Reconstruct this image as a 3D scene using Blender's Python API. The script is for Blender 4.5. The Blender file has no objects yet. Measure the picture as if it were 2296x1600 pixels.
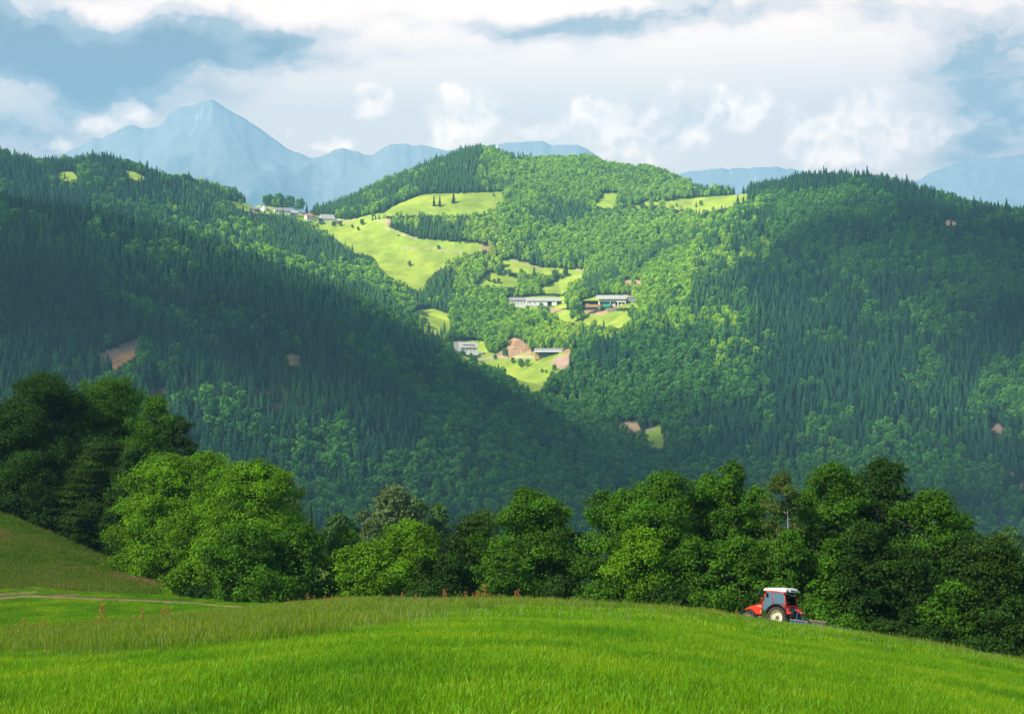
import bpy, math, random
import numpy as np
R = math.radians
SC = bpy.context.scene
COL = SC.collection
F = 3189.0          # focal length in photo units (frame 2296 x 1600)
UC, VH = 1148.0, 750.0   # centre column, eye-level row
# ---------------------------------------------------------------- camera
cam_data = bpy.data.cameras.new("camera")
cam = bpy.data.objects.new("camera", cam_data)
COL.objects.link(cam)
cam.location = (0, 0, 0)
cam.rotation_euler = (R(90), 0, 0)
cam_data.lens = 50.0
cam_data.sensor_width = 36.0
cam_data.shift_y = -50.0 / 2296.0
cam_data.clip_start = 0.5
cam_data.clip_end = 60000
SC.camera = cam
# ---------------------------------------------------------------- sun, exposure
SUN_EL, SUN_AZ = R(40), R(-128)      # azimuth from +Y, negative = to the left
S = np.array([math.sin(SUN_AZ)*math.cos(SUN_EL), math.cos(SUN_AZ)*math.cos(SUN_EL), math.sin(SUN_EL)])
sd = bpy.data.lights.new("sun", 'SUN')
sun = bpy.data.objects.new("sun", sd)
COL.objects.link(sun)
sd.energy = 5.0
sd.angle = R(2.8)
sd.color = (1.0, 0.93, 0.80)
from mathutils import Vector
sun.rotation_euler = Vector(S).to_track_quat('Z', 'Y').to_euler()
SC.view_settings.view_transform = 'Standard'
SC.view_settings.look = 'None'
SC.view_settings.gamma = 1
SC.view_settings.use_curve_mapping = False
SC.view_settings.exposure = 1.36
cy = SC.cycles
cy.use_denoising = True
cy.max_bounces = 6
cy.diffuse_bounces = 2
cy.glossy_bounces = 2
cy.transmission_bounces = 3
cy.transparent_max_bounces = 8
cy.volume_bounces = 1
cy.caustics_reflective = False
cy.caustics_refractive = False
# ---------------------------------------------------------------- world
world = bpy.data.worlds.new("World")
SC.world = world
world.use_nodes = True
wt = world.node_tree
wt.nodes.clear()
WN, WL = wt.nodes, wt.links
def wnode(t, **kw):
    n = WN.new(t)
    for k, v in kw.items():
        setattr(n, k, v)
    return n
def wval(x, sock):
    if isinstance(x, (int, float)):
        sock.default_value = x
    elif isinstance(x, (tuple, list)):
        sock.default_value = x
    else:
        WL.new(x, sock)
def wm(op, a, b=0.0, c=None):
    n = wnode('ShaderNodeMath', operation=op)
    wval(a, n.inputs[0]); wval(b, n.inputs[1])
    if c is not None: wval(c, n.inputs[2])
    return n.outputs[0]
def wmix(f, a, b):
    n = wnode('ShaderNodeMix', data_type='RGBA')
    wval(f, n.inputs[0]); wval(a if not isinstance(a, tuple) else a+(1,), n.inputs[6]); wval(b if not isinstance(b, tuple) else b+(1,), n.inputs[7])
    return n.outputs[2]
def wstep(x, lo, hi):
    n = wnode('ShaderNodeMapRange', interpolation_type='SMOOTHSTEP')
    wval(x, n.inputs[0]); n.inputs[1].default_value = lo; n.inputs[2].default_value = hi
    return n.outputs[0]
sky = wnode('ShaderNodeTexSky', sky_type='NISHITA')
sky.sun_disc = False
sky.sun_elevation = SUN_EL
sky.sun_rotation = -SUN_AZ
sky.altitude = 600
sky.air_density = 1.0; sky.dust_density = 2.0; sky.ozone_density = 1.0
tc = wnode('ShaderNodeTexCoord')
sep = wnode('ShaderNodeSeparateXYZ'); WL.new(tc.outputs['Generated'], sep.inputs[0])
az = wm('ARCTAN2', sep.outputs[0], sep.outputs[1])
el = wm('ARCSINE', sep.outputs[2])
comb = wnode('ShaderNodeCombineXYZ')
WL.new(wm('MULTIPLY', az, F/1000), comb.inputs[0]); WL.new(wm('MULTIPLY', el, F/1000), comb.inputs[1])
P0 = comb.outputs[0]
def noise(vec, scale, detail=5, rough=0.55, sx=1.0, sy=1.0, off=0.0):
    mp = wnode('ShaderNodeMapping'); mp.inputs['Scale'].default_value = (sx, sy, 1); mp.inputs['Location'].default_value = (off, off*0.7, off*1.3)
    WL.new(vec, mp.inputs[0])
    n = wnode('ShaderNodeTexNoise'); n.inputs['Scale'].default_value = scale
    n.inputs['Detail'].default_value = detail; n.inputs['Roughness'].default_value = rough
    WL.new(mp.outputs[0], n.inputs['Vector'])
    return n
def warp(vec, amt, scale, off):
    n = noise(vec, scale, 4, 0.6, off=off)
    s1 = wnode('ShaderNodeVectorMath', operation='SUBTRACT'); WL.new(n.outputs['Color'], s1.inputs[0]); s1.inputs[1].default_value = (.5, .5, .5)
    s2 = wnode('ShaderNodeVectorMath', operation='SCALE'); WL.new(s1.outputs[0], s2.inputs[0]); s2.inputs['Scale'].default_value = amt
    s3 = wnode('ShaderNodeVectorMath', operation='ADD'); WL.new(vec, s3.inputs[0]); WL.new(s2.outputs[0], s3.inputs[1])
    return s3.outputs[0]
def uv2dir(u, v):
    x, z = (u-UC)/F, (VH-v)/F
    return (math.atan(x)*F/1000, math.atan(z/math.hypot(1, x))*F/1000)
def blobs(vec, lst):
    tot = None
    for (u, v, ru, rv, amp) in lst:
        cx, cz = uv2dir(u, v)
        mp = wnode('ShaderNodeMapping', vector_type='POINT')
        mp.inputs['Scale'].default_value = (1000/ru, 1000/rv, 0)
        mp.inputs['Location'].default_value = (-cx*1000/ru, -cz*1000/rv, 0)
        WL.new(vec, mp.inputs[0])
        d = wnode('ShaderNodeVectorMath', operation='DOT_PRODUCT'); WL.new(mp.outputs[0], d.inputs[0]); WL.new(mp.outputs[0], d.inputs[1])
        g = wm('MULTIPLY', wm('POWER', 2.71828, wm('MULTIPLY', d.outputs['Value'], -1.0)), amp)
        tot = g if tot is None else wm('ADD', tot, g)
    return tot
PW = warp(P0, 0.16, 4.0, 3.1)
# layered cover: blue-grey banks under a bright veil
dark = blobs(PW, [(60, 110, 420, 110, 1.0), (430, 95, 170, 60, .55), (640, 90, 140, 45, .55), (330, 200, 260, 55, .50), (20, 280, 170, 50, .40),
                  (1560, 30, 300, 50, .70), (1320, 60, 200, 35, .45), (800, 150, 260, 34, .40), (1120, 130, 330, 30, .40), (1000, 60, 260, 30, .35), (560, 230, 120, 40, .3), (920, 250, 60, 60, .35), (1700, 330, 70, 60, .3),
                  (2250, 110, 170, 150, .50), (2230, 320, 200, 120, .65), (1950, 30, 220, 45, .3), (1760, 340, 90, 60, .5), (130, 335, 180, 40, .40), (1500, 150, 200, 40, .2)])
brt = blobs(PW, [(1100, 270, 560, 130, .75), (1550, 260, 420, 130, .70), (700, 300, 200, 50, .35), (1950, 300, 160, 90, .45), (700, 20, 300, 40, .25), (1650, 110, 260, 60, .30), (30, 200, 110, 50, .35), (230, 12, 60, 14, .6), (500, 4, 110, 14, .4), (1270, 8, 240, 14, .3), (1900, 90, 150, 50, .2)])
nz = noise(PW, 2.6, 8, .62, sx=1.0, sy=2.4)
nz2 = noise(P0, 9.0, 6, .6, sx=1.0, sy=1.9, off=4.0)
lvl = wm('SUBTRACT', wm('ADD', wm('MULTIPLY_ADD', wm('SUBTRACT', nz.outputs['Fac'], .5), 2.0, .97), wm('MULTIPLY', wm('SUBTRACT', nz2.outputs['Fac'], .5), .55)), wm('SUBTRACT', wm('MULTIPLY', dark, 1.0), brt))
rp_ = wnode('ShaderNodeValToRGB'); WL.new(lvl, rp_.inputs[0]); rp_.color_ramp.interpolation = 'EASE'
_e = rp_.color_ramp.elements
for _ in range(3): _e.new(.5)
for _i, (_p, _c) in enumerate([(0.0, (.17,.105,.07)), (.25, (.44,.34,.28)), (.5, (1.15,.80,.60)), (.75, (1.62,1.10,.80)), (1.0, (1.80,1.24,.86))]):
    _e[_i].position = _p; _e[_i].color = (*_c, 1)
veil = rp_.outputs[0]
# cumulus heaps with lit tops
PC = warp(P0, 0.06, 11.0, 7.7)
cum = blobs(PC, [(842, 215, 46, 36, .9), (815, 258, 40, 22, .7), (770, 322, 60, 20, .8), (720, 335, 40, 14, .6), (655, 290, 44, 24, .7), (1000, 300, 70, 60, .7), (1010, 200, 60, 20, .7), (1130, 270, 110, 60, .8), (1240, 300, 60, 30, .6), (1330, 250, 70, 40, .8), (1420, 310, 110, 70, .9),
                 (1540, 290, 120, 60, .9), (1620, 215, 120, 60, .5), (1850, 345, 90, 50, 1.0), (1900, 290, 100, 40, .8), (1970, 225, 70, 50, .9), (2050, 290, 90, 45, .9), (1985, 100, 70, 25, .5), (1990, 360, 90, 40, .6),
                 (30, 205, 70, 40, .7), (210, 285, 50, 20, .8), (300, 250, 42, 26, .9), (120, 330, 70, 18, .7), (2170, 280, 60, 26, .7), (2280, 402, 44, 18, 1.0), (1690, 250, 60, 60, .5)])
nc = noise(PC, 7.5, 9, .58, off=2.0)
puff = wstep(wm('ADD', cum, wm('MULTIPLY', wm('SUBTRACT', nc.outputs['Fac'], .5), 2.1)), 0.36, 0.95)
# shade each heap by comparing its billows with those a little toward the sun
def billow(vec):
    return noise(vec, 13.0, 7, .52, off=5.0).outputs['Fac']
mpS = wnode('ShaderNodeMapping'); mpS.inputs['Location'].default_value = (-.012, .018, 0); WL.new(PC, mpS.inputs[0])
shd = wstep(wm('SUBTRACT', billow(PC), billow(mpS.outputs[0])), -0.12, 0.12)
big_ = wstep(nc.outputs['Fac'], .36, .66)
pcol = wmix(wm('MULTIPLY_ADD', shd, .5, wm('MULTIPLY', big_, .5)), (1.25, 0.90, 0.70), (3.7, 2.55, 1.75))
skyc = wmix(wm('MULTIPLY', puff, .70), veil, pcol)
# high, thin overhead cover: the sky behind and above the frame is mostly grey-blue cloud
hi = wstep(el, .32, .75)
over = wmix(wstep(noise(P0, .7, 5, .6, off=9).outputs['Fac'], .35, .65), (0.065, 0.12, 0.155), (0.16, 0.22, 0.27))
skyc = wmix(hi, skyc, over)
nish = wnode('ShaderNodeVectorMath', operation='SCALE'); WL.new(sky.outputs[0], nish.inputs[0]); nish.inputs['Scale'].default_value = 0.06
# a quarter clear air, three quarters cloud
# away from the bright gap over the far range the cover is darker
away = wstep(wm('ABSOLUTE', az), .42, .9)
skyc = wmix(away, skyc, wmix(.6, over, (0.07, 0.10, 0.14)))
fin = wmix(0.9, nish.outputs[0], skyc)
bg = wnode('ShaderNodeBackground'); WL.new(fin, bg.inputs[0]); bg.inputs[1].default_value = 1.0
wo = wnode('ShaderNodeOutputWorld'); WL.new(bg.outputs[0], wo.inputs[0])
world.cycles.sampling_method = 'MANUAL'
world.cycles.sample_map_resolution = 512

# ---------------------------------------------------------------- helpers
def tag(o, label=None, cat=None, group=None, kind=None):
    if label: o["label"] = label
    if cat: o["category"] = cat
    if group: o["group"] = group
    if kind: o["kind"] = kind
    return o
def link(o, parent=None):
    COL.objects.link(o)
    if parent is not None: o.parent = parent
    return o
def empty(name, loc, rz=0.0, rx=0.0, ry=0.0):
    o = bpy.data.objects.new(name, None)
    o.location = loc; o.rotation_euler = (rx, ry, rz)
    o.empty_display_size = 0.5
    return link(o)
def np_mesh(name, verts, faces, mat=None, col=None, smooth=False, fcol=None):
    """verts (n,3), faces (m,k) array of one size"""
    verts = np.ascontiguousarray(verts, dtype=np.float32); faces = np.ascontiguousarray(faces, dtype=np.int32)
    me = bpy.data.meshes.new(name)
    m, k = faces.shape
    me.vertices.add(len(verts)); me.vertices.foreach_set('co', verts.ravel())
    me.loops.add(m*k); me.loops.foreach_set('vertex_index', faces.ravel())
    me.polygons.add(m); me.polygons.foreach_set('loop_start', np.arange(0, m*k, k, dtype=np.int32))
    if smooth: me.polygons.foreach_set('use_smooth', np.ones(m, dtype=bool))
    me.update(calc_edges=True)
    if col is not None:
        a = me.attributes.new('col', 'FLOAT_COLOR', 'POINT')
        c = np.ones((len(verts), 4), dtype=np.float32); c[:, :3] = col
        a.data.foreach_set('color', c.ravel())
    if mat: me.materials.append(mat)
    return me
class MB:
    """collects shapes into one mesh; each shape may pick one of several materials"""
    def __init__(s): s.v = []; s.f = []; s.mi = []; s.cur = 0; s.sm = []; s.smooth = False
    def add(s, vs, fs):
        b = len(s.v); s.v += [tuple(p) for p in vs]
        for f in fs: s.f.append([i+b for i in f]); s.mi.append(s.cur); s.sm.append(s.smooth)
    def box(s, x0, x1, y0, y1, z0, z1):
        s.add([(x0,y0,z0),(x1,y0,z0),(x1,y1,z0),(x0,y1,z0),(x0,y0,z1),(x1,y0,z1),(x1,y1,z1),(x0,y1,z1)],
              [(0,3,2,1),(4,5,6,7),(0,1,5,4),(1,2,6,5),(2,3,7,6),(3,0,4,7)])
    def prism(s, pts, y0, y1, y0b=None, y1b=None):
        """side outline pts (x,z) extruded along y; optional per-point inset list"""
        n = len(pts)
        a = [(p[0], (y0 if y0b is None else y0b[i]), p[1]) for i, p in enumerate(pts)]
        b = [(p[0], (y1 if y1b is None else y1b[i]), p[1]) for i, p in enumerate(pts)]
        s.add(a+b, [tuple(range(n)), tuple(range(2*n-1, n-1, -1))]+[((i+1)%n, i, i+n, (i+1)%n+n) for i in range(n)])
    def tube(s, path, r, seg=6, r2=None, cap=True):
        path = [np.array(p, float) for p in path]; n = len(path)
        rs = [r if r2 is None else r+(r2-r)*i/(n-1) for i in range(n)] if not isinstance(r, (list, tuple)) else r
        vs = []
        for i, p in enumerate(path):
            t = path[min(i+1, n-1)]-path[max(i-1, 0)]; t /= (np.linalg.norm(t)+1e-9)
            a = np.array([0, 0, 1.]) if abs(t[2]) < .9 else np.array([1., 0, 0])
            b = np.cross(t, a); b /= np.linalg.norm(b); c = np.cross(t, b)
            for k in range(seg):
                w = 2*math.pi*k/seg
                vs.append(p+rs[i]*(math.cos(w)*b+math.sin(w)*c))
        fs = [(i*seg+k, i*seg+(k+1)%seg, (i+1)*seg+(k+1)%seg, (i+1)*seg+k) for i in range(n-1) for k in range(seg)]
        if cap: fs += [tuple(range(seg-1, -1, -1)), tuple((n-1)*seg+k for k in range(seg))]
        s.add(vs, fs)
    def lathe(s, prof, cx, cy, cz, seg=24, a0=0, a1=2*math.pi):
        """profile of (radius, y offset) turned round the y axis"""
        full = abs(a1-a0-2*math.pi) < 1e-6; n = len(prof); m = seg if full else seg+1
        vs = []
        for k in range(m):
            w = a0+(a1-a0)*k/seg
            for (r, y) in prof: vs.append((cx+r*math.cos(w), cy+y, cz+r*math.sin(w)))
        fs = [(k*n+i, k*n+i+1, ((k+1)%m)*n+i+1, ((k+1)%m)*n+i) for k in range(seg) for i in range(n-1)]
        s.add(vs, fs)
    def build(s, name, mats, parent=None, label=None, bevel=0):
        me = bpy.data.meshes.new(name); me.from_pydata(s.v, [], s.f)
        for m in (mats if isinstance(mats, list) else [mats]): me.materials.append(m)
        me.polygons.foreach_set('material_index', s.mi); me.polygons.foreach_set('use_smooth', s.sm); me.update()
        o = bpy.data.objects.new(name, me); link(o, parent)
        if label: o["label"] = label
        if bevel:
            b = o.modifiers.new("bevel", 'BEVEL'); b.width = bevel; b.segments = 2; b.limit_method = 'ANGLE'
        return o
def material(name, color=(.5,.5,.5), rough=.6, metal=0.0, noise_amt=0.0, noise_scale=5.0, trans=0.0, attr=False, spec=0.5, rnd=0.0, emis=None):
    m = bpy.data.materials.new(name); m.use_nodes = True
    nt = m.node_tree; N = nt.nodes; L = nt.links; b = N['Principled BSDF']; out = N['Material Output']
    b.inputs['Roughness'].default_value = rough; b.inputs['Metallic'].default_value = metal
    b.inputs['Specular IOR Level'].default_value = spec
    rgb = N.new('ShaderNodeRGB'); rgb.outputs[0].default_value = (*color, 1); c = rgb.outputs[0]
    if attr:
        a = N.new('ShaderNodeAttribute'); a.attribute_name = 'col'; c = a.outputs['Color']
    if noise_amt > 0:
        t = N.new('ShaderNodeTexNoise'); t.inputs['Scale'].default_value = noise_scale; t.inputs['Detail'].default_value = 6
        tcn = N.new('ShaderNodeTexCoord'); L.new(tcn.outputs['Object'], t.inputs['Vector'])
        mr = N.new('ShaderNodeMapRange'); mr.inputs[1].default_value = .3; mr.inputs[2].default_value = .7
        mr.inputs[3].default_value = 1-noise_amt; mr.inputs[4].default_value = 1+noise_amt
        L.new(t.outputs['Fac'], mr.inputs[0])
        v = N.new('ShaderNodeVectorMath'); v.operation = 'SCALE'; L.new(c, v.inputs[0]); L.new(mr.outputs[0], v.inputs['Scale']); c = v.outputs[0]
    if rnd > 0:
        oi = N.new('ShaderNodeObjectInfo'); mr = N.new('ShaderNodeMapRange'); mr.inputs[3].default_value = 1-rnd; mr.inputs[4].default_value = 1+rnd
        L.new(oi.outputs['Random'], mr.inputs[0])
        v = N.new('ShaderNodeVectorMath'); v.operation = 'SCALE'; L.new(c, v.inputs[0]); L.new(mr.outputs[0], v.inputs['Scale']); c = v.outputs[0]
    L.new(c, b.inputs['Base Color'])
    if trans > 0:
        t = N.new('ShaderNodeBsdfTranslucent'); L.new(c, t.inputs[0])
        mx = N.new('ShaderNodeMixShader'); mx.inputs[0].default_value = trans
        L.new(b.outputs[0], mx.inputs[1]); L.new(t.outputs[0], mx.inputs[2]); L.new(mx.outputs[0], out.inputs[0])
    return m
def fbm(x, y, seed=0, oct=5, lac=2.03, gain=.5):
    """value noise, about -1..1"""
    x = np.asarray(x, float); y = np.asarray(y, float)
    tab = np.random.RandomState(seed).rand(256, 256)*2-1
    tot = np.zeros(np.broadcast(x, y).shape); amp = 1; n = 0
    for o in range(oct):
        xi = np.floor(x); yi = np.floor(y); fx = x-xi; fy = y-yi
        xi = xi.astype(int) & 255; yi = yi.astype(int) & 255; x1 = (xi+1) & 255; y1 = (yi+1) & 255
        fx = fx*fx*(3-2*fx); fy = fy*fy*(3-2*fy)
        a = tab[xi, yi]*(1-fx)+tab[x1, yi]*fx; b = tab[xi, y1]*(1-fx)+tab[x1, y1]*fx
        tot += amp*(a*(1-fy)+b*fy); n += amp; amp *= gain; x = x*lac+17.3; y = y*lac+5.7
    return tot/n*1.6
def smooth(x, a, b):
    t = np.clip((x-a)/(b-a), 0, 1); return t*t*(3-2*t)
def in_poly(u, v, poly):
    r = np.zeros(u.shape, bool); n = len(poly)
    for i in range(n):
        x0, y0 = poly[i]; x1, y1 = poly[(i+1) % n]
        if y0 == y1: continue
        c = ((y0 > v) != (y1 > v)) & (u < (x1-x0)*(v-y0)/(y1-y0)+x0)
        r ^= c
    return r
def line_dist(u, v, pts):
    d = np.full(u.shape, 1e9)
    for (x0, y0), (x1, y1) in zip(pts[:-1], pts[1:]):
        dx, dy = x1-x0, y1-y0
        t = np.clip(((u-x0)*dx+(v-y0)*dy)/(dx*dx+dy*dy), 0, 1)
        d = np.minimum(d, np.hypot(u-x0-t*dx, v-y0-t*dy))
    return d
# ================================================================= LAND
# near ground: height by column and distance
KU = [-900, 0, 230, 500, 800, 1148, 1500, 1733, 1830, 2050, 2296, 3000]
KD = [0, 20, 50, 75, 85, 100, 115, 130, 145, 170, 200, 300, 360, 600, 1000]
def rowz(s, rest):
    return [-(1.7+s*d) for d in (0, 20, 50, 75)]+rest
KZ = np.array([
    rowz(.180, [-17.0, -18.5, -19, -19.0, -17.0, -13, -16, -40, -60, -130, -240]),
    rowz(.189, [-18.2, -20.6, -22.0, -23.5, -22.3, -21.1, -27, -55, -70, -140, -240]),
    rowz(.1857, [-17.7, -20.2, -21.9, -23.6, -24.6, -26.8, -32, -60, -74, -140, -240]),
    rowz(.179, [-16.9, -19.8, -21.9, -24.1, -26.8, -33, -38, -55, -72, -140, -240]),
    rowz(.1702, [-16.2, -18.9, -21.8, -24.9, -28.2, -32.5, -36, -45.5, -60, -135, -240]),
    rowz(.168, [-16.1, -19.2, -22.6, -26.0, -29.2, -33, -36.5, -43.5, -52, -130, -240]),
    rowz(.1722, [-16.6, -20.1, -23.7, -27.3, -31, -36, -41, -62, -78, -140, -240]),
    rowz(.1845, [-17.45, -20.9, -25.0, -28.8, -33, -39, -45, -68, -84, -145, -240]),
    rowz(.187, [-17.65, -21.2, -25.4, -29.3, -33, -39, -45, -68, -84, -145, -240]),
    rowz(.196, [-18.8, -22.8, -26.7, -30.6, -34.5, -41, -47, -70, -86, -147, -240]),
    rowz(.210, [-20.0, -24.2, -28.3, -32.4, -36.5, -43, -50, -73, -88, -150, -240]),
    rowz(.225, [-21.5, -26.0, -30.3, -34.6, -39, -46, -53, -76, -90, -150, -240])])
_dd = np.linspace(0, 1000, 2001)
_kz = np.array([np.interp(_dd, KD, r) for r in KZ])
def _gs(a, w):
    k = np.exp(-.5*(np.arange(-3*w, 3*w+1)/w)**2); k /= k.sum()
    return np.array([np.convolve(np.pad(r, 3*w, mode='edge'), k, 'valid') for r in a])
_lin = np.array([r-np.polyval([(r[-1]-r[0])/1000, r[0]], _dd) for r in _kz])
_kz = _gs(_lin, 9)+(_kz-_lin)
_uu = np.linspace(-900, 3000, 391)
_kzu = np.array([np.interp(_uu, KU, _kz[:, j]) for j in range(len(_dd))]).T      # (u, d)
_kzu = _gs(_kzu.T, 4).T
def near_z(u, d):
    ui = np.clip((u+900)/10, 0, 389.999); di = np.clip(d*2, 0, 1999.999)
    i = ui.astype(int); j = di.astype(int); a = ui-i; b = di-j
    return (_kzu[i, j]*(1-a)+_kzu[i+1, j]*a)*(1-b)+(_kzu[i, j+1]*(1-a)+_kzu[i+1, j+1]*a)*b
TREE = 15.0
def rp(u, v, d):   # ridge point from where its tree tops stand in the view
    return (d*(u-UC)/F, d, d*(VH-v)/F-TREE)
def rg(u, v, d):   # the same for open ground
    return (d*(u-UC)/F, d, d*(VH-v)/F)
RIDGES = [
 # (points, slope, gully seed)
 ([rp(-900,250,1500), rp(-300,370,1560), rp(0,425,1600), rp(200,462,1630), rp(350,492,1650), rp(480,540,1680), rp(640,610,1700), rp(740,648,1720), rp(850,700,1750), rp(930,757,1780), rp(1000,812,1790), rp(1060,850,1795), rp(1100,872,1800), rp(1200,905,1800), rp(1300,938,1790), rp(1400,985,1770), rp(1480,1030,1750), rp(1560,1065,1720), rp(1640,1130,1690)], .52, 1),
 ([rp(-1000,300,2200), rp(-200,310,2250), rp(0,335,2300), rp(60,350,2330), rp(95,368,2350), rp(140,352,2380), rp(230,345,2400), rp(285,385,2450), rp(340,398,2500), rp(410,392,2520), rp(475,415,2560), rp(500,445,2600), rp(545,462,2700), rg(600,462,2750), rg(660,475,2800), rg(720,490,2850), rg(790,495,2900)], .50, 2),
 ([rg(760,497,2920), rg(810,488,2930), rp(850,460,2950), rp(900,420,2960), rp(960,378,2980), rp(1050,345,3000), rp(1090,326,3000), rp(1130,335,3000), rp(1160,350,2990), rp(1230,347,2980), rp(1300,347,2960), rp(1370,363,2940), rp(1440,372,2920), rp(1500,398,2900), rp(1545,428,2870), rg(1600,440,2800), rg(1680,438,2700), rp(1720,415,2550), rp(1800,398,2400), rp(1850,386,2320), rp(1900,383,2280), rp(1960,392,2230), rp(2030,422,2180), rp(2100,446,2130), rp(2200,452,2100), rp(2260,460,2080), rp(2330,475,2050), rp(2600,520,1950), rp(3200,560,1800)], .48, 3),
 # spurs
 ([rp(1730,440,2500), rp(1640,520,2360), rp(1560,610,2220), rp(1480,720,2110), rp(1390,820,2030), rp(1290,870,1990), rp(1230,895,1960)], .55, 4),
 ([rp(1960,440,2180), rp(1900,560,2050), rp(1800,720,1900), rp(1700,870,1760), rp(1600,1000,1640)], .60, 5),
 ([rp(2230,540,1980), rp(2150,680,1820), rp(2050,840,1660), rp(1950,1010,1500), rp(1860,1120,1400)], .60, 6),
 ([rp(500,620,1600), rp(560,720,1500), rp(640,840,1390), rp(700,960,1290)], .62, 7),
 ([rp(60,560,1450), rp(180,640,1380), rp(330,760,1290), rp(430,880,1210), rp(520,1000,1130)], .62, 8),
 ([rp(1000,850,1700), rp(1060,950,1580), rp(1120,1050,1470), rp(1180,1150,1370)], .62, 9),
 ([rp(1070,600,2640), rp(1100,660,2480), rp(1110,710,2360), rp(1120,745,2260)], .50, 10),
 ([rp(1290,560,2650), rp(1330,640,2430), rp(1380,740,2230)], .52, 11),
]
def hills_z(x, y):
    best = np.full(x.shape, -400.0)
    g1 = fbm(x/170, y/170, 11, 4); g2 = fbm(x/60, y/60, 12, 3)
    for pts, sl, seed in RIDGES:
        P = np.array(pts); h = np.full(x.shape, -1e4); dist0 = np.full(x.shape, 1e9); zr = np.zeros(x.shape); tt = np.zeros(x.shape); acc = 0
        for a, b in zip(P[:-1], P[1:]):
            dx, dy = b[0]-a[0], b[1]-a[1]; L2 = dx*dx+dy*dy
            t = np.clip(((x-a[0])*dx+(y-a[1])*dy)/L2, 0, 1)
            d = np.hypot(x-a[0]-t*dx, y-a[1]-t*dy)
            z = a[2]+(b[2]-a[2])*t
            c = z-sl*d
            m = c > h
            h = np.where(m, c, h); dist0 = np.where(m, d, dist0); zr = np.where(m, z, zr); tt = np.where(m, acc+t*math.sqrt(L2), tt); acc += math.sqrt(L2)
        # rounded crest, gullies that deepen down the slope
        rnd = sl*(np.sqrt(dist0**2+40**2)-40)
        gul = fbm(tt/95, dist0/600+seed*3.3, 20+seed, 3)*np.minimum(dist0*.10, 26)*(1.0 if seed <= 3 else .5)
        c = zr-rnd+gul
        # soft maximum
        k = 14.0
        best = np.where(c > best, c, best) + k*np.log1p(np.exp(-np.abs(c-best)/k))*(.8)
    best = best+g1*6*smooth(y, 900, 1500)+g2*1.6
    return np.maximum(best, -330+0*best)
def land_z(x, y):
    x = np.asarray(x, float); y = np.asarray(y, float)
    r = np.hypot(x, y); az_ = np.arctan2(x, y); azc = np.clip(az_, -.6, .6)
    u = UC+F*np.tan(azc); d = r*np.cos(azc)
    zn = near_z(u, np.clip(d, 0, 1000))
    back = smooth(np.abs(az_), .8, 2.2)
    zn = zn*(1-back*.55)+(-1.7)*(back*.55)
    bump = fbm(x/14, y/14, 31, 3)*.10*smooth(r, 8, 40)+fbm(x/45, y/45, 32, 2)*.35*smooth(r, 130, 260)
    zn = zn+bump
    far = r > 330
    z = zn.copy() if zn.shape else zn
    if np.any(far):
        xf, yf = x[far], y[far]
        hz = hills_z(xf, yf)
        w = smooth(r[far], 330, 900)
        zz = np.maximum(zn[far]*(1-w)+(-330)*w, np.where(r[far] > 700, hz, -400))
        z[far] = zz
    return z
def ground(x, y):
    return float(land_z(np.array([x]), np.array([y]))[0])
def at(u, v, dmin=700, dmax=3300):
    """where the view ray through (u, v) first meets the land beyond dmin"""
    d = np.arange(dmin, dmax, 1.0); x = d*(u-UC)/F; z = land_z(x, d); q = d*(VH-v)/F
    i = np.argmax(z >= q)
    if not (z >= q).any():
        i = int(np.argmax(z/d))
    return Vector((x[i], d[i], z[i]))

# land cover, drawn as outlines of each clearing
MEADOWS = [
 [(856,480),(880,463),(940,438),(973,434),(1030,434),(1127,430),(1130,450),(1115,468),(1090,480),(1000,484),(960,482),(900,484),(873,484)],
 [(700,503),(735,497),(760,497),(790,492),(820,484),(852,478),(866,484),(868,507),(931,534),(985,539),(1075,546),(1100,556),(1044,576),(1010,589),(973,611),(956,632),(946,655),(923,646),(893,632),(873,620),(848,600),(845,585),(830,572),(800,570),(775,553),(745,530),(718,515)],
 [(1328,463),(1356,434),(1387,432),(1380,458),(1374,468)],
 [(1395,472),(1444,454),(1494,451),(1548,444),(1610,440),(1682,434),(1679,450),(1640,464),(1600,472),(1577,480),(1548,472),(1485,468),(1460,460),(1435,468)],
 [(1118,586),(1151,582),(1185,590),(1211,599),(1245,600),(1271,604),(1307,605),(1320,613),(1298,628),(1282,645),(1259,660),(1205,655),(1225,640),(1252,630),(1275,619),(1250,615),(1229,618),(1211,612),(1180,616),(1151,610),(1133,604)],
 [(1088,618),(1124,608),(1160,626),(1163,642),(1106,646),(1064,642)],
 [(918,705),(942,693),(972,691),(1012,706),(1011,740),(985,752),(939,748),(930,729)],
 [(1225,700),(1262,693),(1310,700),(1369,697),(1408,697),(1420,717),(1413,733),(1375,735),(1310,728),(1262,720)],
 [(1040,800),(1100,796),(1172,795),(1240,795),(1276,795),(1278,822),(1258,828),(1240,842),(1226,858),(1207,878),(1181,872),(1160,863),(1136,845),(1106,830),(1070,815)],
 [(1420,980),(1450,964),(1488,952),(1490,1004),(1461,1002)],
 [(126,394),(145,384),(162,385),(184,408),(160,408),(128,403)],
 [(274,380),(303,386),(337,404),(320,407),(290,398)],
 [(510,450),(560,456),(600,462),(700,480),(720,497),(690,500),(640,480),(600,478),(540,472)],
]
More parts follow.
